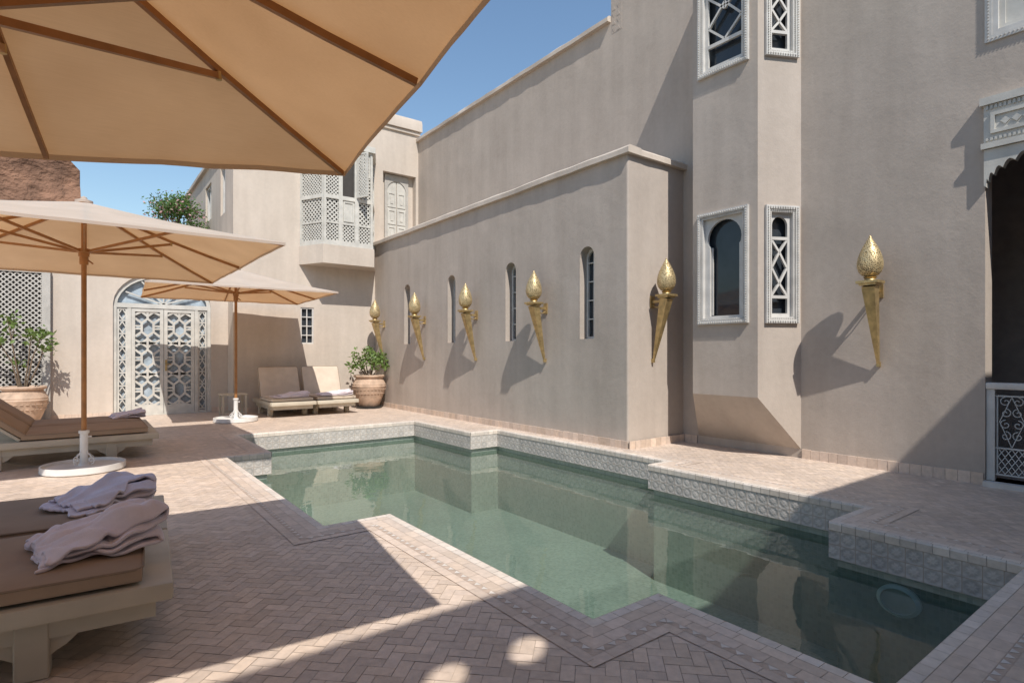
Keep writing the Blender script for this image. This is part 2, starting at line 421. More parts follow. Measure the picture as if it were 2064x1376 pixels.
def globemat():
    m = bpy.data.materials.new('pierced_brass'); m.use_nodes = True
    N, L = nt(m); P = N['Principled BSDF']; P.inputs['Roughness'].default_value = .5
    tc = N.new('ShaderNodeTexCoord'); vo = N.new('ShaderNodeTexVoronoi'); vo.inputs['Scale'].default_value = 58; vo.inputs['Randomness'].default_value = .6; L.new(tc.outputs['Object'], vo.inputs['Vector'])
    mr = N.new('ShaderNodeMapRange'); mr.inputs[1].default_value = .18; mr.inputs[2].default_value = .45; L.new(vo.outputs['Distance'], mr.inputs[0])
    mx = N.new('ShaderNodeMix'); mx.data_type = 'RGBA'; mx.inputs[6].default_value = (.19,.125,.05,1); mx.inputs[7].default_value = (.58,.45,.25,1)
    L.new(mr.outputs[0], mx.inputs[0]); L.new(mx.outputs[2], P.inputs['Base Color'])
    P.inputs['Metallic'].default_value = .6
    b = N.new('ShaderNodeBump'); b.inputs['Strength'].default_value = .9; b.inputs['Distance'].default_value = .02; L.new(mr.outputs[0], b.inputs['Height']); L.new(b.outputs[0], P.inputs['Normal'])
    return m
GLOBE = globemat()

# ------------------------------------------------------------------ pool and ground
POOL = [(2.685,.94),(4.98,.94),(4.98,2.19),(5.7,2.19),(5.7,4.68),(6.08,4.68),(6.08,8.47),(5.5,8.47),(5.5,10.62),
        (2.15,10.62),(2.15,8.47),(1.57,8.47),(1.57,4.6),(2.15,4.6),(2.15,2.13),(2.685,2.13)]
def nrm(a, b):
    dx, dy = b[0]-a[0], b[1]-a[1]; l = math.hypot(dx, dy); return (dy/l, -dx/l)
def offset(w):
    n = len(POOL); out = []
    for i in range(n):
        n1 = nrm(POOL[i-1], POOL[i]); n2 = nrm(POOL[i], POOL[(i+1) % n])
        out.append((POOL[i][0] + w*(n1[0]+n2[0]), POOL[i][1] + w*(n1[1]+n2[1])))
    return out
def inside(p, poly):
    c = False; n = len(poly)
    for i in range(n):
        (x0,y0),(x1,y1) = poly[i], poly[i-1]
        if (y0 > p[1]) != (y1 > p[1]) and p[0] < (x1-x0)*(p[1]-y0)/(y1-y0)+x0: c = not c
    return c
def clip(poly, P, m):
    out = []; n = len(poly)
    for i in range(n):
        a, b = poly[i], poly[(i+1) % n]
        da = (a[0]-P[0])*m[0]+(a[1]-P[1])*m[1]; db = (b[0]-P[0])*m[0]+(b[1]-P[1])*m[1]
        if da >= 0: out.append(a)
        if (da >= 0) != (db >= 0):
            t = da/(da-db); out.append((a[0]+t*(b[0]-a[0]), a[1]+t*(b[1]-a[1])))
    return out

mb = MB()
g_out = [(-90,-90),(90,-90),(90,90),(-90,90)]
hole = offset(.05)
pts = [[Vector((x,y,0)) for x,y in g_out], [Vector((x,y,0)) for x,y in hole]]
for q in pts[0]+pts[1]: mb.p((q.x, q.y, -.005))
for t in tessellate_polygon(pts): mb.face(t)
struct(mb.build('ground', GROUT))

def tcol(base=(.615,.488,.392), amt=.10):
    k = 1 + random.uniform(-amt, amt); h = random.uniform(-.02, .02)
    if random.random() < .1: k *= 1.1
    return (base[0]*k + h*.4, base[1]*k, base[2]*k - h*.5)
mb = MB()
W = .066; gap = .0028; cs = math.cos(R(45)); O1 = offset(.03); O2 = offset(.27)
def add_brick(x, y, w, h):
    cx0 = (x+w/2-y-h/2)*cs; cy0 = (x+w/2+y+h/2)*cs
    if not (-5 < cx0 < 7.75 and -1.9 < cy0 < 15.3): return
    q = [(x+gap/2, y+gap/2), (x+w-gap/2, y+gap/2), (x+w-gap/2, y+h-gap/2), (x+gap/2, y+h-gap/2)]
    q = [((a-b)*cs, (a+b)*cs) for a, b in q]
    if 1 < cx0 < 6.7 and .4 < cy0 < 11.2:
        if any(inside(p_, O1) for p_ in q) or all(inside(p_, O2) for p_ in q): return
    z = -.0015 + random.uniform(-.0006, .0006)
    tx, ty = random.gauss(0, .003), random.gauss(0, .003)
    mb.poly([(a, b, z + (a-cx0)*tx + (b-cy0)*ty) for a, b in q], 0, None, tcol())
for n in range(-118, 228):
    for m_ in range(-92, 104):
        x = (n + 4*m_)*W; y = n*W
        if not (-8 < x < 18): continue
        add_brick(x, y, 2*W, W); add_brick(x-W, y, W, 2*W)
struct(mb.build('paving', TILE))

mb = MB(); mt = MB()
n = len(POOL)
def band(w0, w1, step, base, amt):
    for i in range(n):
        P, Q = POOL[i], POOL[(i+1) % n]; d = (Q[0]-P[0], Q[1]-P[1]); l = math.hypot(*d); d = (d[0]/l, d[1]/l); nn = (d[1], -d[0])
        pn = nrm(POOL[i-1], P); qn = nrm(Q, POOL[(i+2) % n])
        mid = ((P[0]+Q[0])/2, (P[1]+Q[1])/2)
        cl = []
        for A, an in ((P, pn), (Q, qn)):
            vx, vy = an[0]+nn[0], an[1]+nn[1]; m_ = (-vy, vx)
            if (mid[0]-A[0])*m_[0] + (mid[1]-A[1])*m_[1] < 0: m_ = (vy, -vx)
            cl.append((A, m_))
        k = int((l + 2*w1)/step) + 2; s0 = -w1
        for j in range(k):
            a, b = s0 + j*step + .0012, s0 + (j+1)*step - .0012
            q = [(P[0]+d[0]*t+nn[0]*w, P[1]+d[1]*t+nn[1]*w) for t, w in ((a,w0+.0012),(b,w0+.0012),(b,w1-.0012),(a,w1-.0012))]
            for A, m_ in cl: q = clip(q, A, m_) if len(q) > 2 else []
            if len(q) > 2:
                mb.poly([(x, y, .003) for x, y in q], 0, None, tcol(base, amt))
band(0, .065, .10, (.70,.61,.525), .07)
band(.065, .142, .14, (.64,.52,.425), .10)
band(.142, .22, .14, (.635,.51,.415), .10)
band(.262, .33, .14, (.62,.495,.40), .10)
struct(mb.build('pool_coping', TILE))
A, B = offset(.22), offset(.262)
for i in range(n):
    j = (i+1) % n
    mt.poly([(A[i][0],A[i][1],.003),(A[j][0],A[j][1],.003),(B[j][0],B[j][1],.003),(B[i][0],B[i][1],.003)], 0)
    P, Q = A[i], A[j]; l = math.hypot(Q[0]-P[0], Q[1]-P[1]); d = ((Q[0]-P[0])/l, (Q[1]-P[1])/l); nn = (d[1], -d[0])
    k = max(1, int(l/.075))
    for t in range(k):
        s0 = (t+.16)*l/k; s1 = (t+.84)*l/k
        mt.poly([(P[0]+d[0]*s0+nn[0]*.004, P[1]+d[1]*s0+nn[1]*.004, .0045), (P[0]+d[0]*s1+nn[0]*.004, P[1]+d[1]*s1+nn[1]*.004, .0045),
                 (P[0]+d[0]*(s0+s1)/2+nn[0]*.038, P[1]+d[1]*(s0+s1)/2+nn[1]*.038, .0045)], 1)
struct(mt.build('coping_border', [STRIP, TRIW]))
mr_ = MB(); me_ = MB(); mp = MB()
I1 = offset(.05); run = 0
for i in range(n):
    P, Q = POOL[i], POOL[(i+1) % n]; l = math.hypot(Q[0]-P[0], Q[1]-P[1])
    a, b = I1[i], I1[(i+1) % n]
    k = max(1, round(l/.10)); nn = nrm(P, Q)
    for t in range(k):
        u0, u1 = t/k, (t+1)/k; g = .002/l
        u0 += g; u1 -= g
        x0, y0 = P[0]+(Q[0]-P[0])*u0, P[1]+(Q[1]-P[1])*u0; x1, y1 = P[0]+(Q[0]-P[0])*u1, P[1]+(Q[1]-P[1])*u1
        c = tcol((.68,.59,.505), .09)
        me_.poly([(x0,y0,.003),(x1,y1,.003),(x1-nn[0]*.008,y1-nn[1]*.008,-.012),(x0-nn[0]*.008,y0-nn[1]*.008,-.012)], 0, None, c)
        me_.poly([(x0-nn[0]*.008,y0-nn[1]*.008,-.012),(x1-nn[0]*.008,y1-nn[1]*.008,-.012),(x1-nn[0]*.006,y1-nn[1]*.006,-.066),(x0-nn[0]*.006,y0-nn[1]*.006,-.066)], 0, None, c)
    mr_.poly([(P[0],P[1],-.0),(Q[0],Q[1],-.0),(Q[0],Q[1],-.30),(P[0],P[1],-.30)], 0, [(0,.300),(l,.300),(l,0),(0,0)])
    mr_.poly([(P[0],P[1],-.30),(Q[0],Q[1],-.30),(b[0],b[1],-.30),(a[0],a[1],-.30)], 0, [(0,0)]*4)
    mp.poly([(a[0],a[1],-.29),(b[0],b[1],-.29),(b[0],b[1],-1.45),(a[0],a[1],-1.45)], 0, [(run,0),(run+l,0),(run+l,-1.16),(run,-1.16)])
    run += l
bp = [Vector((x,y,0)) for x,y in I1]; b0 = len(mp.v)
for q in bp: mp.p((q.x, q.y, -1.45))
for t in tessellate_polygon([bp]): mp.face([b0+i for i in t], 0, [(bp[i].x, bp[i].y) for i in t])
struct(me_.build('pool_edge_tiles', TILE)); struct(mr_.build('pool_rim', RELIEF)); struct(mp.build('pool_basin', MOSAIC))
mw = MB()
I2 = offset(.048); bp = [Vector((x,y,0)) for x,y in I2]
for q in bp: mw.p((q.x, q.y, -.37))
for t in tessellate_polygon([bp]): mw.face(t)
struct(mw.build('water', WATER))
def pool_lamp(loc, rz, r, label):
    t = thing('pool_lamp', label, 'pool lamp', loc, rz)
    T = Matrix.Rotation(R(90), 4, 'X') @ Matrix.Diagonal((1, .8, 1, 1))
    m = MB(); m.M = T
    m.lathe([(0,0),(r,0),(r,.03),(r*.80,.045)], 28); m.build('rim', LAMPW, t, False)
    m = MB(); m.M = T
    m.lathe([(r*.80,.04),(r*.78,.032),(r*.5,.036),(0,.04)], 28); m.build('lens', WMET, t, False)
lamp = pool_lamp((5.028,1.69,-.50), R(-90), .15, 'round pale underwater lamp on the shaded pool wall at lower right')

# ------------------------------------------------------------------ buildings
def skirt(p0, p1, parent, h=.115, t=.02, step=.115):
    m = MB(); m.M = face_M(p0, p1); l = math.hypot(p1[0]-p0[0], p1[1]-p0[1]); k = max(1, round(l/step))
    m.box(.001, l-.001, -t+.005, -.001, -.007, h-.006, 0, (.40,.33,.275))
    for i in range(k):
        m.box(i*l/k+.002, (i+1)*l/k-.002, -t+random.uniform(-.002,.002), .0, -.006, h+random.uniform(-.003,.003), 0, tcol((.60,.47,.375), .12))
    return m.build('skirting', TILE, parent)
def slab(m, x0, x1, y0, y1, z0, z1, along, nseg=40):
    prof = [(0,0),(0,.7),(.12,1),(.88,1),(1,.7),(1,0)]
    rings = []
    for i in range(nseg+1):
        t = i/nseg; ring = []
        for (u, v) in prof:
            wob = .012*noise.noise((t*nseg*.45, u*3+x0, v*2+y0)); wz = .014*noise.noise((t*nseg*.3+7, u*2, x0))
            wz = wz if v > .5 else wz*.6
            if along == 'y': q = (x0+(x1-x0)*u + wob, y0+(y1-y0)*t, z0+(z1-z0)*v + wz)
            else: q = (x0+(x1-x0)*t, y0+(y1-y0)*u + wob, z0+(z1-z0)*v + wz)
            ring.append(m.p(q))
        rings.append(ring)
    for a, b in zip(rings, rings[1:]):
        for k in range(len(prof)):
            l = (k+1) % len(prof); m.face((a[k], a[l], b[l], b[k]))
    m.face(rings[0]); m.face(rings[-1][::-1])

LW = thing('low_wing', 'long low taupe plaster wing with four slot windows along the pool', 'building', (6.38, 5.61, 0))
ZL = 4.33
slots = [14.6-y for y in (6.456, 8.46, 10.58, 12.67)]
m = MB(); m.M = face_M((6.38,14.6), (6.38,5.61))
m.wall(rect(0, 8.99-.03, 0, ZL), [arch(x, .32, 1.63, 2.93) for x in slots], .22)
m.M = face_M((6.41,5.61), (7.70,5.61)); m.wall(rect(0,1.29,0,ZL))
m.M = Matrix.Identity(4)
for i in range(4):
    a0, a1 = R(180+90*i/4), R(180+90*(i+1)/4)
    m.poly([(6.41+.03*math.cos(a0), 5.64+.03*math.sin(a0), 0), (6.41+.03*math.cos(a1), 5.64+.03*math.sin(a1), 0), (6.41+.03*math.cos(a1), 5.64+.03*math.sin(a1), ZL), (6.41+.03*math.cos(a0), 5.64+.03*math.sin(a0), ZL)])
m.poly([(6.38,5.61,ZL-.02),(7.7,5.61,ZL-.02),(7.7,14.6,ZL-.02),(6.38,14.6,ZL-.02)])
m.build('wall', PL, LW)
m = MB()
slab(m, 6.31, 6.62, 5.54, 14.6, ZL-.01, ZL+.10, 'y', 60)
slab(m, 6.60, 7.7, 5.54, 5.86, ZL-.012, ZL+.098, 'x', 10)
m.build('parapet', PLL, LW)
skirt((6.38,14.55), (6.38,5.61), LW); skirt((6.38,5.592), (7.68,5.592), LW)
for x in slots:
    fm = MB(); fm.M = face_M((6.38,14.6), (6.38,5.61))
    fm.panel(arch(x, .318, 1.632, 2.93), [arch(x, .24, 1.67, 2.92)], .15, .19)
    fm.box(x-.008, x+.008, .155, .18, 1.66, 3.04)
    for z in (1.95, 2.25, 2.55, 2.85): fm.box(x-.125, x+.125, .157, .182, z-.009, z+.009)
    w = fm.build('window', WHITE, LW)
    gm = MB(); gm.M = face_M((6.38,14.6), (6.38,5.61)); gm.poly([(a, .195, b) for a, b in arch(x, .318, 1.632, 2.93)]); gm.build('pane', GLASS, w)

MH = thing('main_house', 'tall taupe plaster house with a projecting bay at right of the pool', 'building', (7.7, 4.5, 0))
yy = lambda y: 14.6 - y
ZT = 11.0
m = MB(); m.M = face_M((7.7,14.6), (7.7,-4))
lg = [(yy(1.79),.05),(yy(-.3),.05),(yy(-.3),3.75),(yy(1.79),3.75)]
m.wall([(0,0),(yy(-4),0),(yy(-4),ZT),(yy(7.17),ZT),(yy(7.17),7.45),(0,7.45)], [lg, rect(yy(1.72),yy(.9),4.78,6.6)], .25)
m.M = Matrix.Identity(4)
m.poly([(7.7,7.17,7.4),(7.7,7.17,ZT),(13,7.17,ZT),(13,7.17,7.4)])
m.poly([(7.7,-4,ZT),(13,-4,ZT),(13,7.17,ZT),(7.7,7.17,ZT)])
m.poly([(7.7,7.17,7.4),(13,7.17,7.4),(13,18,7.4),(7.7,18,7.4)])
m.poly([(13,-4,0),(13,18,0),(13,18,7.4),(13,-4,7.4)]); m.poly([(7.7,-4,0),(13,-4,0),(13,-4,ZT),(7.7,-4,ZT)])
m.poly([(13,-4,7.4),(13,7.17,7.4),(13,7.17,ZT),(13,-4,ZT)])
m.build('wall', PL, MH)
m = MB(); slab(m, 7.62, 7.95, 7.18, 14.62, 7.43, 7.54, 'y', 50); m.build('parapet', PLL, MH)
skirt((7.7,3.72), (7.7,1.80), MH, .12); skirt((7.7,5.57), (7.7,5.34), MH, .12)
m = MB(); m.M = face_M((7.7,7.17), (7.7,-4))
m.box(.02, .26, -.003, 0, 7.2, 7.76)
for r_ in range(4):
    for c_ in range(2):
        z = 7.22 + r_*.13; x = .03 + c_*.11
        m.prism_xz([(x, z), (x+.08, z), (x+.04, z+.08)] if (r_+c_) % 2 else [(x, z+.08), (x+.08, z+.08), (x+.04, z)], -.007, 0)
m.build('corner_ornament', PL, MH)
BA, BBp, BC, BD = (7.7,5.32), (7.13,5.03), (7.13,4.03), (7.7,3.74)
ZB = 6.95
m = MB()
wf = [(.10,.88,1.81,3.39), (.10,.88,5.33,6.75)]; wr = [(.10,.585,1.80,3.36), (.10,.585,5.34,6.72)]
hin = .07
m.M = face_M(BBp, BC); m.wall(rect(0,1.0,.815,ZB), [rect(a+hin,b-hin,c+hin,d-hin) for a,b,c,d in wf], .16)
LR = math.hypot(.57,.29)
m.M = face_M(BC, BD); m.wall([(0,.815),(LR,.12),(LR,ZB),(0,ZB)], [rect(a+hin,b-hin,c+hin,d-hin) for a,b,c,d in wr], .16)
m.M = face_M(BA, BBp); m.wall([(0,.12),(LR,.815),(LR,ZB),(0,ZB)])
m.M = Matrix.Identity(4)
m.poly([BBp+(.815,), BC+(.815,), BD+(.12,), BA+(.12,)])
m.poly([BA+(ZB,), BBp+(ZB,), BC+(ZB,), BD+(ZB,)])
m.build('bay', PL, MH)
def beads(m, x0, x1, z0, z1, y, s=.016, pitch=.034):
    k = int((x1-x0)/pitch)
    for i in range(k+1):
        x = x0 + (x1-x0)*i/k
        for z in (z0, z1): m.box(x-s/2, x+s/2, y-s, y, z-s/2, z+s/2)
    k = int((z1-z0)/pitch)
    for i in range(1, k):
        z = z0 + (z1-z0)*i/k
        for x in (x0, x1): m.box(x-s/2, x+s/2, y-s, y, z-s/2, z+s/2)
def frame_rect(m, x0, x1, z0, z1, w, y0, y1):
    m.box(x0, x1, y0, y1, z0, z0+w); m.box(x0, x1, y0, y1, z1-w, z1)
    m.box(x0, x0+w, y0, y1, z0+w, z1-w); m.box(x1-w, x1, y0, y1, z0+w, z1-w)
def bay_window(M, a, b, c, d, kind):
    m = MB(); m.M = M
    frame_rect(m, a, b, c, d, .05, -.045, .02); frame_rect(m, a+.05, b-.05, c+.05, d-.05, .035, -.025, .04)
    beads(m, a+.025, b-.025, c+.025, d-.025, -.045); beads(m, a+.066, b-.066, c+.066, d-.066, -.025, .012, .026)
    xc = (a+b)/2; i0, i1, j0, j1 = a+.084, b-.084, c+.084, d-.084; w = i1-i0
    bars = MB(); bars.M = M
    if kind == 'horseshoe':
        bars.panel(rect(i0,i1,j0,j1), [horseshoe(xc, w*.76, j0+.035, j1-.05-w*.48)], .03, .07)
        bars.box(xc-w*.38, xc-w*.34, .08, .1, j0+.05, j1-.4)
    elif kind == 'tall':
        bars.panel(rect(i0,i1,j0,j1), [rect(i0+.05,i1-.05,j0+.06,j0+.33), rect(i0+.05,i1-.05,j0+.38,j1-.05)], .03, .07)
        for zc in (j0+.62, j0+1.05):
            hw = w/2-.05
            for s in (-1,1):
                bars.bar((xc, .05, zc+.28), (xc+s*hw, .05, zc), .03, .035, (0,1,0)); bars.bar((xc, .05, zc-.24), (xc+s*hw, .05, zc), .03, .035, (0,1,0))
    else:
        holes = [rect(i0+.045,i1-.045,j0+.05,j0+.25), rect(i0+.045,i1-.045,j0+.29,j1-.36), arch(xc, w-.09, j1-.32, j1-.05-(w-.09)/2)]
        bars.panel(rect(i0,i1,j0,j1), holes, .03, .07)
        hw = w/2-.045; z0, z1 = j0+.29, j1-.36; zc = (z0+z1)/2
        for s in (-1,1):
            for k in (-1,1):
                bars.bar((xc, .05, zc + k*(z1-z0)*.28), (xc+s*hw, .05, zc), .028, .035, (0,1,0))
                bars.bar((xc, .052, zc + k*(z1-z0)*.28), (xc+s*hw, .052, zc+k*(z1-z0)/2), .028, .035, (0,1,0))
    o = m.build('window', WHITE, MH)
    bars.build('tracery', WHITE, o)
    g = MB(); g.M = M; g.poly([(x, .13, z) for x, z in rect(a+.07, b-.07, c+.07, d-.07)]); g.build('pane', GLASS, o)
Mf, Mr = face_M(BBp, BC), face_M(BC, BD)
bay_window(Mf, *wf[0], 'horseshoe'); bay_window(Mf, *wf[1], 'tall'); bay_window(Mr, *wr[0], 'narrow'); bay_window(Mr, *wr[1], 'narrow')
Mw = face_M((7.7,14.6), (7.7,-4))
m = MB(); m.M = Mw; a, b = yy(1.79), yy(.83)
frame_rect(m, a, b, 4.70, 6.7, .06, -.022, .03); frame_rect(m, a+.06, b-.06, 4.76, 6.64, .05, -.012, .05); beads(m, a+.03, b-.03, 4.73, 6.67, -.022, .012)
o = m.build('window', WHITE, MH)
for k in range(2):
    m = MB(); m.M = Mw
    x = a+.11+k*.375; frame_rect(m, x, x+.365, 4.81, 6.59, .05, .03, .07); m.box(x+.05, x+.315, .05, .08, 4.86, 6.54)
    m.build('shutter', DOORP, o)
m = MB()
X0, X1, Y0, Y1 = 7.95, 10.6, -1.2, 2.6
m.poly([(X1,Y0,0),(X1,Y1,0),(X1,Y1,4.2),(X1,Y0,4.2)]); m.poly([(X0,Y0,0),(X1,Y0,0),(X1,Y0,4.2),(X0,Y0,4.2)]); m.poly([(X0,Y1,0),(X1,Y1,0),(X1,Y1,4.2),(X0,Y1,4.2)])
m.poly([(X0,Y0,4.2),(X1,Y0,4.2),(X1,Y1,4.2),(X0,Y1,4.2)]); m.poly([(7.7,Y0,.045),(X1,Y0,.045),(X1,Y1,.045),(7.7,Y1,.045)])
m.poly([(X0,1.79,0),(X0,Y1,0),(X0,Y1,4.2),(X0,1.79,4.2)])
m.build('loggia_room', GREYIN, MH)
m = MB(); m.M = Mw; x0 = yy(1.79)
m.box(x0-.03, x0+1.9, -.085, .0, 4.02, 4.10); m.box(x0, x0+1.9, -.055, .0, 3.62, 4.02); m.box(x0-.02, x0+1.9, -.08, .0, 3.56, 3.62)
for k in range(50): m.box(x0+.02+k*.037, x0+.04+k*.037, -.07, -.055, 3.97, 4.01); m.box(x0+.02+k*.037, x0+.04+k*.037, -.07, -.055, 3.64, 3.67)
for k in range(3): frame_rect(m, x0+.06+k*.6, x0+.6+k*.6, 3.71, 3.93, .035, -.075, -.055)
for k in range(3):
    for j in range(5): m.prism_xz([(x0+.14+k*.6+j*.09, 3.82), (x0+.18+k*.6+j*.09, 3.78), (x0+.22+k*.6+j*.09, 3.82), (x0+.18+k*.6+j*.09, 3.86)], -.068, -.055)
m.build('lintel', DOORP, MH)
m = MB(); m.M = Mw
top = 3.555; pts = [(x0, top), (x0, 3.18)]
for k in range(9):
    for j in range(5):
        t = (k + j/5)/9*math.pi/2; bump_ = .05*abs(math.sin(j/5*math.pi))
        pts.append((x0+.02+(1-math.cos(t))*1.0, 3.16+math.sin(t)*.36 + bump_))
pts += [(x0+1.02, top)]
full = pts + [(2*(x0+1.02)-x, z) for x, z in pts[-2::-1]]
m.panel(full, [], -.05, .05)
m.build('scalloped_arch', DOORP, MH)
m = MB(); m.M = Mw; m.box(x0, x0+2.09, -.10, .25, -.004, .05); m.build('threshold', WHITE, MH)
RL = thing('iron_railing', 'pale wrought iron scroll railing across the shaded doorway at far right', 'railing', (7.72, .8, .05))
for xa in (.005, 2.0):
    m = MB(); m.M = Mw; m.box(x0+xa, x0+xa+.07, .02, .09, .051, 1.02); m.build('post', WHITE, RL)
m = MB(); m.M = Mw; m.rbox(x0+.0, x0+2.08, .0, .11, 1.02, 1.09, .012); m.build('top_rail', WHITE, RL)
m = MB(); m.M = Mw
for z in (.12, .40, .95): m.box(x0+.075, x0+2.0, .045, .062, z-.008, z+.008)
for k in range(9): m.box(x0+.085+k*.235, x0+.097+k*.235, .046, .061, .12, .95)
def spiral(m, cx, cz, r, a0, turns, y=.053, sgn=1, rr=.005):
    P = []
    for i in range(20):
        t = i/19; a = a0 + sgn*turns*2*math.pi*t; q = r*(1-.82*t); P.append((cx+q*math.cos(a), y, cz+q*math.sin(a)))
    m.tube(P, rr, 5)
for k in range(8):
    cx = x0+.208+k*.235
    for s in (-1, 1):
        for zz in (.89, .77, .65, .53):
            spiral(m, cx+s*.05, zz, .05, R(90), 1.2, sgn=-s if zz in (.89,.65) else s)
        m.bar((cx, .054, .41), (cx+s*.1, .054, .68), .007, .007, (0,1,0)); m.bar((cx+s*.1, .055, .68), (cx, .055, .94), .007, .007, (0,1,0))
    for i in range(4):
        xx = cx - .11 + .055*i
        for zz in (.13, .22, .31):
            m.bar((xx, .053, zz), (xx+.055, .053, zz+.085), .007, .007, (0,1,0)); m.bar((xx+.055, .054, zz), (xx, .054, zz+.085), .007, .007, (0,1,0))
m.build('scrollwork', IRON, RL)

RH = thing('rear_house', 'pale plaster house across the far end with latticed bay and arched glass door', 'building', (3, 15.2, 0))
m = MB(); m.M = face_M((-7,15.2), (2.85,15.2)); X = lambda x: x+7
dpoly = pointed(X(1.52), 1.92, .0, 2.5, .72)
m.wall(rect(0,9.85,0,3.95), [dpoly], .2)
m.M = face_M((2.85,14.6), (7.7,14.6)); Q = lambda x: x-2.85
m.wall([(0,0),(4.85,0),(4.85,7.72),(Q(4.4),7.72),(Q(4.4),6.6),(0,6.6)], [rect(Q(4.40),Q(4.73),1.64,2.56), rect(Q(6.62),Q(7.62),4.42,6.42)], .2)
m.M = Matrix.Identity(4)
m.poly([(2.85,14.6,0),(2.85,15.2,0),(2.85,15.2,6.6),(2.85,14.6,6.6)])
m.M = face_M((2.85,22), (2.85,15.2)); m.wall(rect(0,6.8,3,6.6), [rect(3.7,4.6,5.1,6.1), rect(5.9,6.5,4.9,6.15)], .2)
m.M = Matrix.Identity(4)
m.poly([(2.85,14.6,6.58),(13,14.6,6.58),(13,22,6.58),(2.85,22,6.58)]); m.poly([(4.4,14.6,7.7),(7.7,14.6,7.7),(7.7,19,7.7),(4.4,19,7.7)])
m.poly([(4.4,14.6,6.5),(4.4,19,6.5),(4.4,19,7.7),(4.4,14.6,7.7)]); m.poly([(7.7,14.6,6.5),(7.7,19,6.5),(7.7,19,7.7),(7.7,14.6,7.7)]); m.poly([(-7,15.2,3.93),(2.85,15.2,3.93),(2.85,16.4,3.93),(-7,16.4,3.93)])
m.poly([(-7,16.4,0),(2.85,16.4,0),(2.85,16.4,3.93),(-7,16.4,3.93)])
m.build('wall', PLL, RH)
m = MB(); slab(m, 4.32, 7.78, 14.5, 14.8, 7.70, 8.02, 'x', 14); m.build('parapet', PLL, RH)
m = MB(); slab(m, 4.36, 7.74, 14.55, 14.8, 7.60, 7.705, 'x', 14); m.build('cornice', PLL, RH)
m = MB(); slab(m, 2.76, 3.1, 14.52, 22, 6.57, 6.70, 'y', 20); slab(m, 3.08, 4.4, 14.52, 14.85, 6.572, 6.695, 'x', 8); m.build('parapet', PLL, RH)
m = MB(); slab(m, -7, 2.85, 15.1, 15.5, 3.92, 4.04, 'x', 40); m.build('parapet', PLL, RH)
skirt((-2,15.2), (.54,15.2), RH); skirt((2.5,15.2), (2.85,15.2), RH); skirt((2.85,14.6), (6.36,14.6), RH)
for a, b, c, d in ((3.7,4.6,5.1,6.1), (5.9,6.5,4.9,6.15)):
    m = MB(); m.M = face_M((2.85,22), (2.85,15.2)); frame_rect(m, a, b, c, d, .06, .05, .12); m.box((a+b)/2-.03,(a+b)/2+.03,.05,.11,c,d)
    o = m.build('window', WHITE, RH); g = MB(); g.M = m.M; g.poly([(x,.14,z) for x,z in rect(a,b,c,d)]); g.build('pane', GLASS, o)
m = MB(); m.M = face_M((2.85,14.6), (7.7,14.6)); a, b = Q(4.40), Q(4.73); frame_rect(m, a, b, 1.64, 2.56, .035, .02, .07); m.box((a+b)/2-.012,(a+b)/2+.012,.03,.06,1.67,2.53)
for z in (1.86, 2.09, 2.32): m.box(a+.03,b-.03,.032,.062,z-.012,z+.012)
o = m.build('window', WHITE, RH); g = MB(); g.M = m.M; g.poly([(x,.09,z) for x,z in rect(a,b,1.64,2.56)]); g.build('pane', GLASS, o)
m = MB(); m.M = face_M((2.85,14.6), (7.7,14.6))
m.poly([(x,.2,z) for x,z in rect(Q(6.62),Q(7.62),4.42,6.42)]); m.build('niche_back', PLL, RH)
m = MB(); m.M = face_M((2.85,14.6), (7.7,14.6)); xc = Q(7.1)
m.panel(rect(xc-.36,xc+.36,4.45,6.40), [arch(xc,.58,4.5,5.95)], .15, .2); o = m.build('shutter_frame', LATT, RH)
for s in (-1,1):
    m = MB(); m.M = face_M((2.85,14.6), (7.7,14.6))
    half = [(xc + s*.012, 4.5), (xc + s*.29, 4.5)] + [(xc + s*.29*math.cos(R(t_)), 5.95+.29*math.sin(R(t_))) for t_ in range(0, 88, 12)] + [(xc + s*.012, 6.24)]
    if s < 0: half = half[::-1]
    m.panel(half, [], .175, .195)
    for z in (4.55,5.02,5.5):
        x_ = xc + (.02 if s > 0 else -.27); frame_rect(m, x_, x_+.25, z, z+.42, .045, .158, .176); m.box(x_+.09,x_+.17,.162,.176,z+.1,z+.32)
    m.build('shutter', DOORP, o)
bl = [((4.4,14.6),(4.75,13.9)), ((4.75,13.9),(6.0,13.9)), ((6.0,13.9),(6.35,14.6))]
m = MB()
m.prism([(4.36,14.6),(4.71,13.86),(6.04,13.86),(6.39,14.6)], 3.62, 4.08)
m.build('bay_corbel', PLL, RH)
m = MB(); m.prism([(4.38,14.6),(4.73,13.88),(6.02,13.88),(6.37,14.6)], 4.08, 4.15)
bayw = m.build('lattice_bay', DOORP, RH)
m = MB(); m.prism([(4.34,14.6),(4.69,13.83),(6.06,13.83),(6.41,14.6)], 6.55, 6.70); m.build('bay_roof', DOORP, bayw)
m = MB(); mdk = MB()
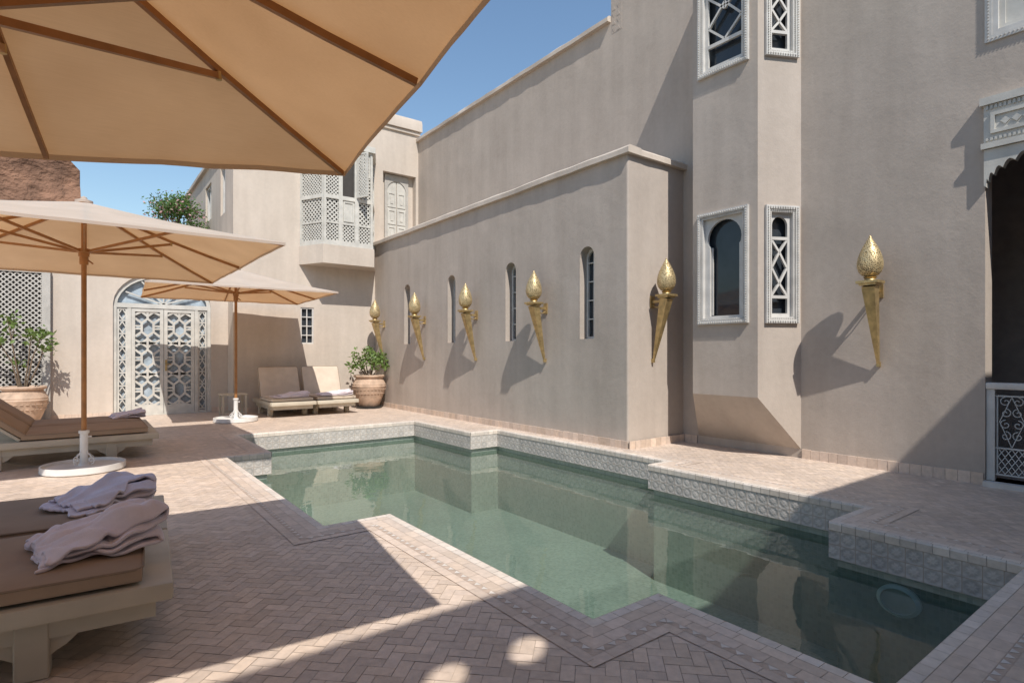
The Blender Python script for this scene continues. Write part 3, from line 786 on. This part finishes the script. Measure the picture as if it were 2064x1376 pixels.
for p0, p1 in bl:
    l = math.hypot(p1[0]-p0[0], p1[1]-p0[1]); m.M = face_M(p0, p1); mdk.M = m.M
    k = 1 if l < 1 else 3
    mdk.poly([(x,.10,z) for x,z in rect(0,l,4.15,6.55)])
    for i in range(k):
        a, b = i*l/k, (i+1)*l/k
        frame_rect(m, a, b, 4.15, 5.28, .05, -.02, .05); m.box(a+.05, b-.05, 0, .04, 4.62, 4.67)
        m.lattice(a+.05, b-.05, 4.20, 4.62, .02, .09, .024)
        if k == 3 and i == 1:
            m.box(a+.05, b-.05, .01, .04, 4.67, 5.23); frame_rect(m, a+.08, b-.08, 4.7, 5.2, .03, -.01, .012)
        else: m.lattice(a+.05, b-.05, 4.67, 5.23, .02, .11, .03)
        frame_rect(m, a, b, 5.28, 6.55, .05, -.015, .05)
        if not (k == 3 and i == 1):
            m.lattice(a+.05, b-.05, 5.33, 5.9, .02, .09, .026); m.box(a+.05,b-.05,0,.035,5.9,5.95); m.lattice(a+.05, b-.05, 5.95, 6.5, .02, .085, .030, diag=False)
m.build('lattice_panels', DOORP, bayw); mdk.build('bay_interior', DARK, bayw)
m = MB(); m.M = face_M((5.58,13.86), (5.74,13.52)); frame_rect(m, 0, .36, 5.33, 6.45, .045, -.012, .018); m.lattice(.045,.315,5.37,6.41,.003,.085,.03); m.build('open_shutter', DOORP, bayw)
Md = face_M((-7,15.2), (2.85,15.2)); xL, xR = X(.56), X(2.48)
m = MB(); m.M = Md
op = pointed(X(1.52), 1.92, .0, 2.5, .72)
m.panel(op, [[(x, z if z > .01 else .03) for x, z in pointed(X(1.52), 1.78, .03, 2.46, .66)]], .05, .13)
m.box(xL+.06, xR-.06, .045, .125, 2.42, 2.52)
for x in (X(.86), X(2.18)): m.box(x-.035, x+.035, .052, .122, .03, 2.42)
for k in range(5):
    a = R(25+k*32.5); m.bar((X(1.52), .085, 2.52), (X(1.52)+.8*math.cos(a), .085, 2.52+.6*math.sin(a)), .03, .03, (0,1,0))
frame_o = m.build('door_frame', DOORP, RH)
m = MB(); m.M = Md; m.poly([(x,.16,z) for x,z in pointed(X(1.52), 1.9, .0, 2.5, .7)]); m.build('pane', CURT, frame_o)
def hex_lattice(m, a, b, z0, z1, y, nc=2):
    # straight-barred tracery: elongated hexagons linked to the stiles by slanting bars
    w = b-a; cell = (z1-z0)/nc; bw = .045
    for c in range(nc):
        cx, cz = (a+b)/2, z0+(c+.5)*cell; sx, sz = w*.24, cell*.18
        P = [(cx, cz+sz*1.55), (cx+sx, cz+sz*.8), (cx+sx, cz-sz*.8), (cx, cz-sz*1.55), (cx-sx, cz-sz*.8), (cx-sx, cz+sz*.8)]
        for k in range(6):
            p, q = P[k], P[(k+1) % 6]; m.bar((p[0], y+.0006*(k%2), p[1]), (q[0], y+.0006*(k%2), q[1]), bw, .03, (0,1,0))
        for t in (-1, 1):
            m.bar((cx, y+.002, cz+t*sz*1.55), (cx, y+.002, cz+t*cell*.5), bw, .03, (0,1,0))
            m.bar((cx-w*.25, y+.0035, cz+t*cell*.5), (cx+w*.25, y+.0035, cz+t*cell*.5), bw, .03, (0,1,0))
            for s in (-1, 1):
                m.bar((cx+s*sx, y+.003, cz+t*sz*.8), (cx+s*w*.5, y+.003, cz+t*sz*1.6), bw, .03, (0,1,0))
                m.bar((cx+s*sx, y+.0045, cz+t*sz*.25), (cx+s*w*.5, y+.0045, cz+t*sz*.25), bw*.8, .03, (0,1,0))
                m.bar((cx+s*w*.25, y+.005, cz+t*cell*.5), (cx+s*w*.5, y+.005, cz+t*cell*.40), bw, .03, (0,1,0))
                m.bar((cx+s*w*.25, y+.0055, cz+t*cell*.5), (cx, y+.0055, cz+t*cell*.36), bw, .03, (0,1,0))
for a, b in ((X(.90), X(1.515)), (X(1.525), X(2.14))):
    m = MB(); m.M = Md; frame_rect(m, a, b, .03, 2.41, .07, .06, .11); m.box(a+.07, b-.07, .065, .105, .10, .22)
    hex_lattice(m, a+.07, b-.07, .22, 2.34, .085, 3)
    o = m.build('door_leaf', DOORP, RH)
    if b > X(2):
        h = MB(); h.M = Md; h.box(a+.02, a+.06, .045, .06, 1.0, 1.25); h.tube([(a+.04,.04,1.15),(a+.04,.0,1.15),(a+.14,.0,1.15)], .01, 6); h.build('handle', BRASSP, o)
for a, b in ((X(.64), X(.825)), (X(2.215), X(2.4))):
    m = MB(); m.M = Md; frame_rect(m, a, b, .03, 2.41, .035, .07, .11)
    for k in range(8):
        z = .1 + k*.29; zc = z+.145; xc = (a+b)/2
        m.box(a+.03, b-.03, .075, .105, z-.015, z+.015)
        for s in (-1,1): m.bar((xc, .09, zc+s*.12), (xc+.07, .09, zc), .022, .025, (0,1,0)); m.bar((xc, .092, zc+s*.12), (xc-.07, .092, zc), .022, .025, (0,1,0))
    m.build('side_panel', DOORP, RH)

TR = thing('trellis', 'tall pale diamond lattice trellis behind the left potted shrub', 'trellis', (-1.6, 15.12, 0))
Mt = face_M((-3.2,15.12), (-.50,15.12))
m = MB(); m.M = Mt; frame_rect(m, 0, 2.62, .05, 3.1, .06, -.03, .03); m.box(1.28,1.34,-.03,.03,.11,3.04); m.box(2.62,2.70,-.05,.05,0,3.16); m.build('frame', LATT, TR)
m = MB(); m.M = Mt; m.lattice(.06, 1.28, .11, 3.04, 0, .10, .024); m.lattice(1.34, 2.56, .11, 3.04, 0, .10, .024); m.build('lattice', LATT, TR)
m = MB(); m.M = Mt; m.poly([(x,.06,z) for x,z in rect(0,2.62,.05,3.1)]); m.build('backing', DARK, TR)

m = MB(); nx, nz = 60, 36
def clay(x, t):
    top = 6.75 + .5*noise.noise((x*.7, 3, 0)) + .25*noise.noise((x*2.3, 9, 0)) - (max(0, x+.9)**2)*.9
    z = top*t
    return (x + .12*noise.noise((x, z*1.3, 4)), 18 + .22*noise.noise((x*1.1, z*1.1, 1)) + .09*noise.noise((x*3, z*3, 2)), z)
gidx = [[m.p(clay(-11 + 11*i/nx, j/nz)) for j in range(nz+1)] for i in range(nx+1)]
for i in range(nx):
    for j in range(nz): m.face((gidx[i][j], gidx[i+1][j], gidx[i+1][j+1], gidx[i][j+1]))
bk = [m.p((m.v[gidx[nx][j]].x + .15*noise.noise((j*.4,1,1)), 19.6, m.v[gidx[nx][j]].z-.1)) for j in range(nz+1)]
for j in range(nz): m.face((gidx[nx][j], bk[j], bk[j+1], gidx[nx][j+1]))
tb = [m.p((m.v[gidx[i][nz]].x, 19.6, m.v[gidx[i][nz]].z-.15)) for i in range(nx+1)]
for i in range(nx): m.face((gidx[i][nz], gidx[i+1][nz], tb[i+1], tb[i]))
tag(m.build('clay_wall', CLAY), 'crumbling reddish clay wall rising behind the umbrellas at upper left', 'wall')
# courtyard wall behind the viewpoint, with two round holes added to throw sun spots
m = MB(); m.M = face_M((-9,-1.8), (7.69,-1.8))
spot_holes = [[(9+vx+.12*math.cos(2*math.pi*k/20), vz+.17*math.sin(2*math.pi*k/20)) for k in range(20)] for vx, vz in ((.46,5.12), (.02,5.15))]
m.panel(rect(0,16.69,-.005,5.84), spot_holes, -.08, 0)
struct(m.build('wall', PL))

# ------------------------------------------------------------------ torches
def torch():
    t = thing('torch_lamp', '', 'wall lamp', (0,0,0), 0, 'brass torch lamps on the walls')
    m = MB(); a = Vector((0,-.035,0)); b = Vector((0,-.27,.93))
    m.bar(a, b, .025, .025, (0,1,0), 0, .14, .14)
    m.box(-.016,.016,-.05,-.0,-.03,.03)
    m.build('holder', BRASSP, t, False)
    m = MB(); m.prism([(-.09,-.36),(.09,-.36),(.09,-.18),(-.09,-.18)], .93, .955); m.prism([(-.115,-.385),(.115,-.385),(.115,-.155),(-.115,-.155)], .954, .985); m.lathe([(0,.983),(.07,.984),(.055,1.01),(.075,1.03),(0,1.031)], 16, (0,-.27))
    m.build('cup', BRASSP, t, False)
    m = MB(); prof = [(.03,1.03),(.085,1.05),(.12,1.095),(.136,1.15),(.136,1.20),(.126,1.26),(.104,1.325),(.075,1.39),(.045,1.445),(.02,1.49),(.008,1.52),(0,1.525)]
    m.lathe(prof, 28, (0,-.27)); m.build('flame_shade', GLOBE, t, False)
    m = MB(); m.box(-.045,.045,-.02,0,.80,.98); m.box(-.018,.018,-.2,-.02,.87,.91); m.tube([(0,-.02,.83),(0,-.10,.80),(0,-.16,.84),(0,-.15,.88)], .009, 6); m.build('bracket', BRASSP, t, False)
    return t
t0 = torch(); t0.location = (7.7,2.8,1.27); t0.rotation_euler = (0,0,R(-90)); t0['label'] = 'brass torch lamp on the tall wall between the bay and the doorway'
dup(t0, (6.92,5.61,1.29), 0, 'brass torch lamp on the narrow sunlit end wall beside the bay')
for y, lb in ((7.45,'brass torch lamp between the two nearest slot windows, largest on the long wall'), (9.6,'brass torch lamp second from the near end of the long low wall'),
              (11.77,'brass torch lamp between the two farthest slot windows of the low wall'), (13.98,'brass torch lamp at the far corner above the right potted shrub, smallest')):
    dup(t0, (6.38,y,1.28), R(-90), lb)

# ------------------------------------------------------------------ umbrellas
def umbrella(loc, rz, hx, hy, zr, za, tilt, label):
    t = thing('parasol', label, 'parasol', loc, rz, 'beige parasols round the pool')
    m = MB(); m.tube([(0,0,.35),(0,0,1.4),(0,0,za-.12)], .028, 14); m.build('pole', WOOD, t, False)
    m = MB(); m.lathe([(0,.0),(.40,.0),(.42,.015),(.42,.085),(.405,.085),(.40,.05),(.06,.06),(.05,.09),(0,.09)], 40)
    m.build('base_plate', WMET, t, False)
    m = MB(); m.tube([(0,0,.07),(0,0,.46)], .042, 14); m.lathe([(.041,.44),(.054,.445),(.054,.475),(.03,.48)], 14)
    m.tube([(.03,0,.40),(.075,0,.40)], .01, 6)
    m.build('base_tube', WMET, t, False)
    for k in range(4):
        m = MB(); m.M = Matrix.Rotation(R(45+90*k), 4, 'Z')
        P = []
        for i in range(20):
            u = i/19; a = R(-90) + u*R(420); q = .045*(1-.75*u); P.append((.10+q*math.cos(a), 0, .125+q*math.sin(a)))
        m.tube(P, .006, 5)
        P = [(.044,0,.24),(.055,0,.20),(.08,0,.185),(.10,0,.168)]; m.tube(P, .006, 5)
        m.build('scroll_bracket', WMET, t, False)
    T = Matrix.Translation((0,0,zr)) @ Matrix.Rotation(tilt, 4, 'Y') @ Matrix.Translation((0,0,-zr))
    tips = [(hx,0),(hx,hy),(0,hy),(-hx,hy),(-hx,0),(-hx,-hy),(0,-hy),(hx,-hy)]
    m = MB(); m.M = T; ns, ntt = 14, 12
    for i in range(8):
        A = Vector((tips[i][0], tips[i][1], zr)); B = Vector((tips[(i+1)%8][0], tips[(i+1)%8][1], zr)); C = Vector((0,0,za))
        rows = []
        for a in range(ns+1):
            s = a/ns; row = []
            for b in range(ntt+1):
                u = b/ntt; e = A*(1-u)+B*u; q = 4*u*(1-u)
                p = C + (e-C)*s*(1-.008*q*s)
                p.z -= .03*q*s*s*(1.15-s) + .03*math.sin(math.pi*s)
                p.z += (.010*noise.noise((p.x*3, p.y*3, i)) + .005*noise.noise((p.x*9, p.y*9, i)))*q
                row.append(m.p(p))
            rows.append(row)
        for a in range(ns):
            for b in range(ntt):
                if a == 0: m.face((rows[0][0], rows[1][b], rows[1][b+1]))
                else: m.face((rows[a][b], rows[a+1][b], rows[a+1][b+1], rows[a][b+1]))
        for b in range(ntt):
            p, q = rows[ns][b], rows[ns][b+1]
            vp, vq = m.v[p].copy(), m.v[q].copy()
            c1 = len(m.v); m.v.append(vp - Vector((0,0,.03))); m.v.append(vq - Vector((0,0,.03)))
            m.face((p, q, c1+1, c1))
    m.build('canopy', FAB, t, False, sharp=60)
    m = MB(); m.M = T; m.lathe([(.0,za+.07),(.03,za+.05),(.035,za+.03),(.09,za+.01),(.09,za-.02)], 14); m.build('finial', FAB, t, False)
    zs = zr + .02
    for i in range(8):
        A = Vector((tips[i][0], tips[i][1], zr))
        m = MB(); m.M = T
        def onrib(s):
            p = Vector((0,0,za)) + (A - Vector((0,0,za)))*s; p.z -= .03*math.sin(math.pi*s) + .026; return p
        P = [onrib(s) for s in (.03,.25,.5,.75,.985)]
        for p, q in zip(P, P[1:]): m.bar(p, q, .022, .032)
        r = m.build('rib', WOOD, t, False)
        m = MB(); m.M = T
        sj = .52
        m.bar(Vector((A.x,A.y,0)).normalized()*.05 + Vector((0,0,zs)), onrib(sj)-Vector((0,0,.03)), .02, .03)
        m.build('strut', WOOD, r, False)
        m = MB(); m.M = T @ Matrix.Translation(onrib(sj)-Vector((0,0,.03))); m.lathe([(0,-.02),(.014,-.02),(.014,.02),(0,.02)], 8); m.build('joint', BRASSP, r, False)
    m = MB(); m.lathe([(.03,zs-.07),(.055,zs-.06),(.055,zs-.02),(.075,zs-.01),(.075,zs+.03),(.03,zs+.04)], 16); m.tube([(.04,0,zs-.10),(.09,0,zs-.14)], .01, 6); m.lathe([(.03,zs-.16),(.045,zs-.155),(.045,zs-.065),(.03,zs-.06)], 12)
    m.build('hub', WOOD, t, False)
    return t
umbrella((-.345,2.44,0), R(-8), 1.555, 1.45, 2.45, 3.1, R(-5.5), 'nearest beige parasol filling the upper left, seen from below')
umbrella((.03,8.55,0), 0, 1.74, 2.15, 2.6, 3.22, 0, 'middle beige parasol standing on a white disc base beside the lounger with one towel')
umbrella((2.55,12.8,0), R(-3), 1.62, 1.62, 2.62, 3.14, 0, 'farthest beige parasol in front of the arched glass door')

# ------------------------------------------------------------------ loungers
def lounger(Lf, seat, bl, ang, label, cm):
    w = .96
    t = thing('sun_lounger', label, 'sun lounger', (0,0,0), 0, 'wooden sun loungers in pairs')
    m = MB(); m.rbox(-Lf, 0, 0, w, .255, .335, .01, 2); m.box(-Lf+.08, -.07, .06, .09, .17, .258); m.box(-Lf+.08, -.07, w-.09, w-.06, .17, .258); m.box(-.10, -.071, .085, w-.085, .172, .258)
    m.build('frame', BED, t, False)
    for x in (-.52, -Lf+.35):
        for y in (.055, w-.155):
            m = MB()
            m.rbox(x-.06, x+.06, y, y+.10, 0, .255, .006, 1)
            for s in (-1, 1):
                P = [(x+s*.059, .252), (x+s*.231, .252), (x+s*.231, .225)]
                P += [(x+s*(.061+.17*(1-k/6)), .225 - .12*math.sin(k/6*math.pi/2)**1.4) for k in range(1, 6)]
                P += [(x+s*.059, .09)]
                if s < 0: P = P[::-1]
                m.prism_xz(P, y+.02, y+.08)
            m.build('leg', BED, t, False)
    m = MB(); m.cushion(-seat, -.12, .03, w-.03, .335, .43, 3); mt_ = m.build('mattress', cm, t, False, sharp=70)
    m = MB()
    def loop(x0, x1, y0, y1, z, r):
        P = [(x0,y0+.04,z),(x0+.012,y0+.012,z),(x0+.04,y0,z),(x1-.04,y0,z),(x1-.012,y0+.012,z),(x1,y0+.04,z),(x1,y1-.04,z),(x1-.012,y1-.012,z),(x1-.04,y1,z),(x0+.04,y1,z),(x0+.012,y1-.012,z),(x0,y1-.04,z),(x0,y0+.04,z)]
        m.tube(P, r, 5)
    loop(-seat, -.12, .03, w-.03, .411, .006)
    m.build('piping', PIPE, mt_, False)
    T = Matrix.Translation((-seat-.01, 0, .345)) @ Matrix.Rotation(ang, 4, 'Y')
    m = MB(); m.M = T; m.cushion(-bl, 0, .03, w-.03, .02, .11, 8); b_ = m.build('back_cushion', cm, t, False, sharp=70)
    m = MB(); m.M = T; loop(-bl, 0, .03, w-.03, .092, .006); m.build('piping', PIPE, b_, False)
    m = MB(); m.M = T; m.box(-bl+.02, 0, .06, w-.06, -.012, .02); m.build('back_panel', BED, t, False)
    for y in (.2, w-.2):
        m = MB(); m.bar((-seat-.01-bl*.6*math.cos(ang), y, .345+bl*.6*math.sin(ang)), (-Lf+.06, y, .335), .03, .03, (0,1,0)); m.build('back_prop', BED, t, False)
    return t
b1 = lounger(2.0, 1.42, .72, R(40), 'nearest sun lounger in the lower left corner with a crumpled towel', CUSH)
b1.location = (.345,3.07,0); b1.rotation_euler = (0,0,R(-4.5))
dup(b1, (.424,4.06,0), R(-4.5), 'second nearest sun lounger at left, partly hidden by the nearest one')
dup(b1, (.84,8.98,0), 0, 'sun lounger just behind the middle parasol pole')
dup(b1, (.84,9.97,0), 0, 'sun lounger beyond the middle parasol carrying one folded towel')
c1 = lounger(1.70, 1.12, .76, R(68), 'left one of the two upright sun loungers by the far wall', CUSH_LIT)
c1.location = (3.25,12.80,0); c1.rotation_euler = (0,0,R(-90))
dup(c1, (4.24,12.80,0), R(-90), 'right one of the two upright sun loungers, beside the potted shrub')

def towel(loc, rz, L, Wd, layers, seed, label, amp=1.0, thick=.008):
    rnd = random.Random(seed); m = MB(); h = thick*1.5 + .010 + .004*amp; path = []
    for k in range(layers):
        xa = -L/2 + rnd.uniform(0, .30)*L*(k > 0); xb = L/2 - rnd.uniform(0, .08)*L
        N_ = 30
        rng = range(N_+1) if k % 2 == 0 else range(N_, -1, -1)
        for i in rng:
            f = i/N_; rise = .34 + .66*f
            path.append((xa+(xb-xa)*f, (k*h+.012)*(rise if k else 1), k))
        if k < layers-1:
            s = 1 if k % 2 == 0 else -1; ex = path[-1][0]; ez = path[-1][1]
            hh = h if s > 0 else h*.4
            for a in (-60, -30, 0, 30, 60): path.append((ex + s*(.012+.020*math.cos(R(a))), ez + hh/2*(1+math.sin(R(a))/.87), k+.5+a/120))
    ny = 32; rows = []
    for (px, pz, k) in path:
        row = []; fx_ = px/L + .5
        for j in range(ny+1):
            v = j/ny - .5
            yw = Wd*(1 + .20*amp*noise.noise((px*4, k*.8, seed)) - .14*amp*fx_ + .05*amp*(1-fx_))
            y = v*yw + .045*amp*noise.noise((k*.9, px*5, seed+5))
            top = pz/(layers*h)
            ga = math.atan2(y, px + L*.75)
            fold = .5 + .5*math.sin(ga*22 + 3*noise.noise((px*5, y*5, seed)))
            com = .036*noise.noise((px*5+seed, y*6, 0)) + .026*abs(noise.noise((px*5+y*8, y*4-px*4, seed))) + .018*fold**2
            own = .010*noise.noise((px*9+seed, y*11, k*.8))
            xx = px + .045*amp*noise.noise((y*5, k*.5, seed+2)) + .008*amp*noise.noise((y*13, k*.7, seed+2))
            z = pz + amp*(com*(.30+1.2*top) + own) + .045*amp*max(0, noise.noise((px*4, y*5, seed)))*top - .035*top*abs(2*v)**2.5
            row.append(m.p((xx, y, max(.009 + .0008*k, z))))
        rows.append(row)
    for a, b in zip(rows, rows[1:]):
        for j in range(ny): m.face((a[j], a[j+1], b[j+1], b[j]))
    o = m.build('towel', TOWEL, sharp=180); o.location = loc; o.rotation_euler = (0,0,rz)
    sm = o.modifiers.new('thick', 'SOLIDIFY'); sm.thickness = thick; sm.offset = 0
    ss = o.modifiers.new('sub', 'SUBSURF'); ss.levels = 1; ss.render_levels = 2
    tag(o, label, 'towel', 'towels laid out on the loungers')
towel((.05,3.50,.430), R(8), .48, .40, 4, 3, 'crumpled pale towel on the nearest lounger in the lower left corner', 1.7, .017)
towel((.10,4.50,.430), R(20), .48, .42, 4, 14, 'crumpled pale towel on the second nearest lounger at left', 1.7, .017)
towel((.56,10.45,.428), R(5), .42, .42, 4, 19, 'folded towel in parasol shade on the lounger beyond the middle pole', .7, .012)
towel((3.73,13.17,.428), R(5), .74, .50, 4, 23, 'flat folded white towel on the left upright lounger by the far wall', .6, .012)
towel((4.72,13.17,.428), R(-4), .74, .50, 4, 31, 'flat folded white towel on the right upright lounger by the far wall', .6, .012)

t = thing('side_table', 'small pale slatted side table between far parasol and upright loungers', 'table', (2.72,13.95,0))
m = MB(); m.rbox(-.27,.27,-.22,.22,.47,.50,.006,1); m.build('table_top', BED, t, False)
for x in (-.25,.21):
    for y in (-.2,.16):
        m = MB(); m.box(x,x+.04,y,y+.04,0,.471); m.build('leg', BED, t, False)
for y in (-.19, .17):
    m = MB(); m.box(-.211,.211,y,y+.02,.07,.10); m.build('stretcher', BED, t, False)

# ------------------------------------------------------------------ plants
def leaf(m, c, size, rnd, mi=0, up=.3):
    d = Vector((rnd.gauss(0,1), rnd.gauss(0,1), rnd.gauss(up,.7))).normalized()
    s = d.cross(Vector((rnd.gauss(0,1), rnd.gauss(0,1), rnd.gauss(0,1)))).normalized(); nn = d.cross(s)
    L_ = size*rnd.uniform(.7,1.3); w = L_*.24
    a = m.p(c); b = m.p(c + d*L_*.5 + s*w + nn*L_*.06); e = m.p(c + d*L_ - nn*L_*.08); f = m.p(c + d*L_*.5 - s*w + nn*L_*.06)
    m.face((a, b, e), mi); m.face((a, e, f), mi)
def shrub_pot(loc, rad, h, label, saucer, stems, seed, lsize):
    t = thing('potted_shrub', label, 'potted plant', loc, 0, 'large terracotta pots with shrubs')
    rnd = random.Random(seed)
    m = MB(); z0 = .05 if saucer else 0
    prof = [(0,z0),(.55,z0),(.60,z0+.03*h),(.78,z0+.25*h),(.95,z0+.5*h),(1.0,z0+.62*h),(1.02,z0+.64*h),(.99,z0+.67*h),(1.0,z0+.70*h),(.97,z0+.73*h),(.86,z0+.84*h),(.80,z0+.90*h),(.92,z0+.93*h),(.95,z0+.97*h),(.92,z0+h),(.80,z0+h),(.76,z0+.94*h)]
    m.lathe([(r*rad, z) for r, z in prof], 36)
    for zz in (.42, .55):
        for k in range(28):
            a = 2*math.pi*k/28; rr = rad*(.900 if zz == .42 else .978)
            m.M = Matrix.Translation((rr*math.cos(a), rr*math.sin(a), z0+zz*h)) @ Matrix.Rotation(a, 4, 'Z'); m.box(-.012,.012,-.025,.025,-.008,.008)
    m.M = Matrix.Identity(4)
    m.build('pot', POT, t, False)
    m = MB(); m.lathe([(0,z0+.93*h),(rad*.5,z0+.93*h),(rad*.78,z0+.925*h)], 20); m.build('soil', SOIL, t, False)
    if saucer:
        m = MB(); m.lathe([(0,.0),(rad*.75,.0),(rad*.8,.05),(rad*.76,.05),(0,.045)], 28); m.build('saucer', SAUCER, t, False)
    ms = MB(); ml = MB()
    for (sx, sy, sh, sr, nl) in stems:
        base = Vector((sx*.15, sy*.15, z0+.9*h)); tip = Vector((sx, sy, z0+h+sh))
        mid = base.lerp(tip, .5) + Vector((rnd.uniform(-.05,.05), rnd.uniform(-.05,.05), .05))
        ms.tube([base, mid, tip], [.018,.012,.006], 6)
        for k in range(6):
            e = tip + Vector((rnd.gauss(0,1), rnd.gauss(0,1), rnd.gauss(.2,.7))).normalized()*sr*rnd.uniform(.5,1)
            ms.tube([mid.lerp(tip, rnd.uniform(.4,1)), e], [.006,.003], 4)
            for j in range(nl//6):
                f = rnd.uniform(.35,1.1)
                leaf(ml, mid.lerp(tip,.8).lerp(e, f) + Vector((rnd.gauss(0,.05), rnd.gauss(0,.05), rnd.gauss(0,.05))), lsize, rnd)
    ms.build('stems', BARK, t, False); ml.build('foliage', LEAF, t, False, sharp=180)
shrub_pot((5.93,13.92,0), .42, .80, 'terracotta pot with a low leafy shrub in the corner beside the upright loungers', True,
          [(-.28,-.1,.38,.25,80),(.22,.1,.46,.25,80),(.0,-.25,.30,.24,70),(.30,-.15,.26,.2,56),(-.05,.2,.55,.22,70),(-.42,.05,.22,.18,48)], 4, .12)
shrub_pot((-.90,14.62,0), .39, .76, 'terracotta pot with a tall leggy shrub at left in front of the trellis', False,
          [(-.22,0,1.25,.22,48),(.12,-.1,.98,.22,48),(.32,.05,.78,.2,42),(-.1,.1,.5,.18,18),(.30,-.1,1.05,.16,36),(-.36,-.1,.9,.22,42)], 9, .115)

t = thing('blossom_tree', 'green tree with pink blossom showing above the far wall', 'tree', (2.1,18.0,0))
rnd = random.Random(5)
m = MB(); m.tube([(0,0,0),(.1,0,1.8),(0,.05,3.6),(.05,0,4.8)], [.16,.13,.10,.05], 10)
ends = []
for k in range(24):
    a = rnd.uniform(0, 6.28); z = rnd.uniform(3.4,4.8); rr = rnd.uniform(.2,.66); e = Vector((math.cos(a)*rr, math.sin(a)*rr, z+rnd.uniform(.3,.9)))
    m.tube([(0,.03,z-.5), e*.5+Vector((0,0,z*.45)), e], [.05,.03,.01], 6); ends.append(e)
m.build('trunk', BARK, t, False)
m = MB()
for e in ends:
    e.z = min(e.z, 5.55)
    for k in range(260):
        c = e + Vector((rnd.gauss(0,.17), rnd.gauss(0,.17), rnd.gauss(0,.14)))
        leaf(m, c, .085, rnd, 1 if rnd.random() < .15 else 0)
m.build('crown', [LEAFB, PINK], t, False, sharp=180)

# ------------------------------------------------------------------ light, world, camera
Ld = Vector((.24, .77, -1.0)).normalized()
sl = bpy.data.lights.new('sun', 'SUN'); sl.energy = 5.0; sl.angle = R(.5); sl.color = (1, .965, .905)
so = bpy.data.objects.new('sun', sl); COL.objects.link(so); so.rotation_euler = Ld.to_track_quat('-Z', 'Y').to_euler(); so.location = (-3,-8,12)
w = bpy.data.worlds.new('World'); S.world = w; w.use_nodes = True
N = w.node_tree.nodes; L = w.node_tree.links
sk = N.new('ShaderNodeTexSky'); sk.sky_type = 'NISHITA'; sk.sun_disc = False
sk.sun_elevation = math.asin(-Ld.z); sk.sun_rotation = math.atan2(-Ld.x, -Ld.y)
sk.altitude = 300; sk.air_density = 1.6; sk.dust_density = .1; sk.ozone_density = 4.5
bg = N['Background']; bg.inputs['Strength'].default_value = .142
L.new(sk.outputs[0], bg.inputs[0])
cd = bpy.data.cameras.new('camera'); cd.lens = 20; cd.sensor_width = 36; cd.shift_y = 24/2064; cd.clip_start = .05; cd.clip_end = 500
co = bpy.data.objects.new('camera', cd); COL.objects.link(co); co.location = (0,0,1.4); co.rotation_euler = (R(90), 0, R(-37.16))
S.camera = co
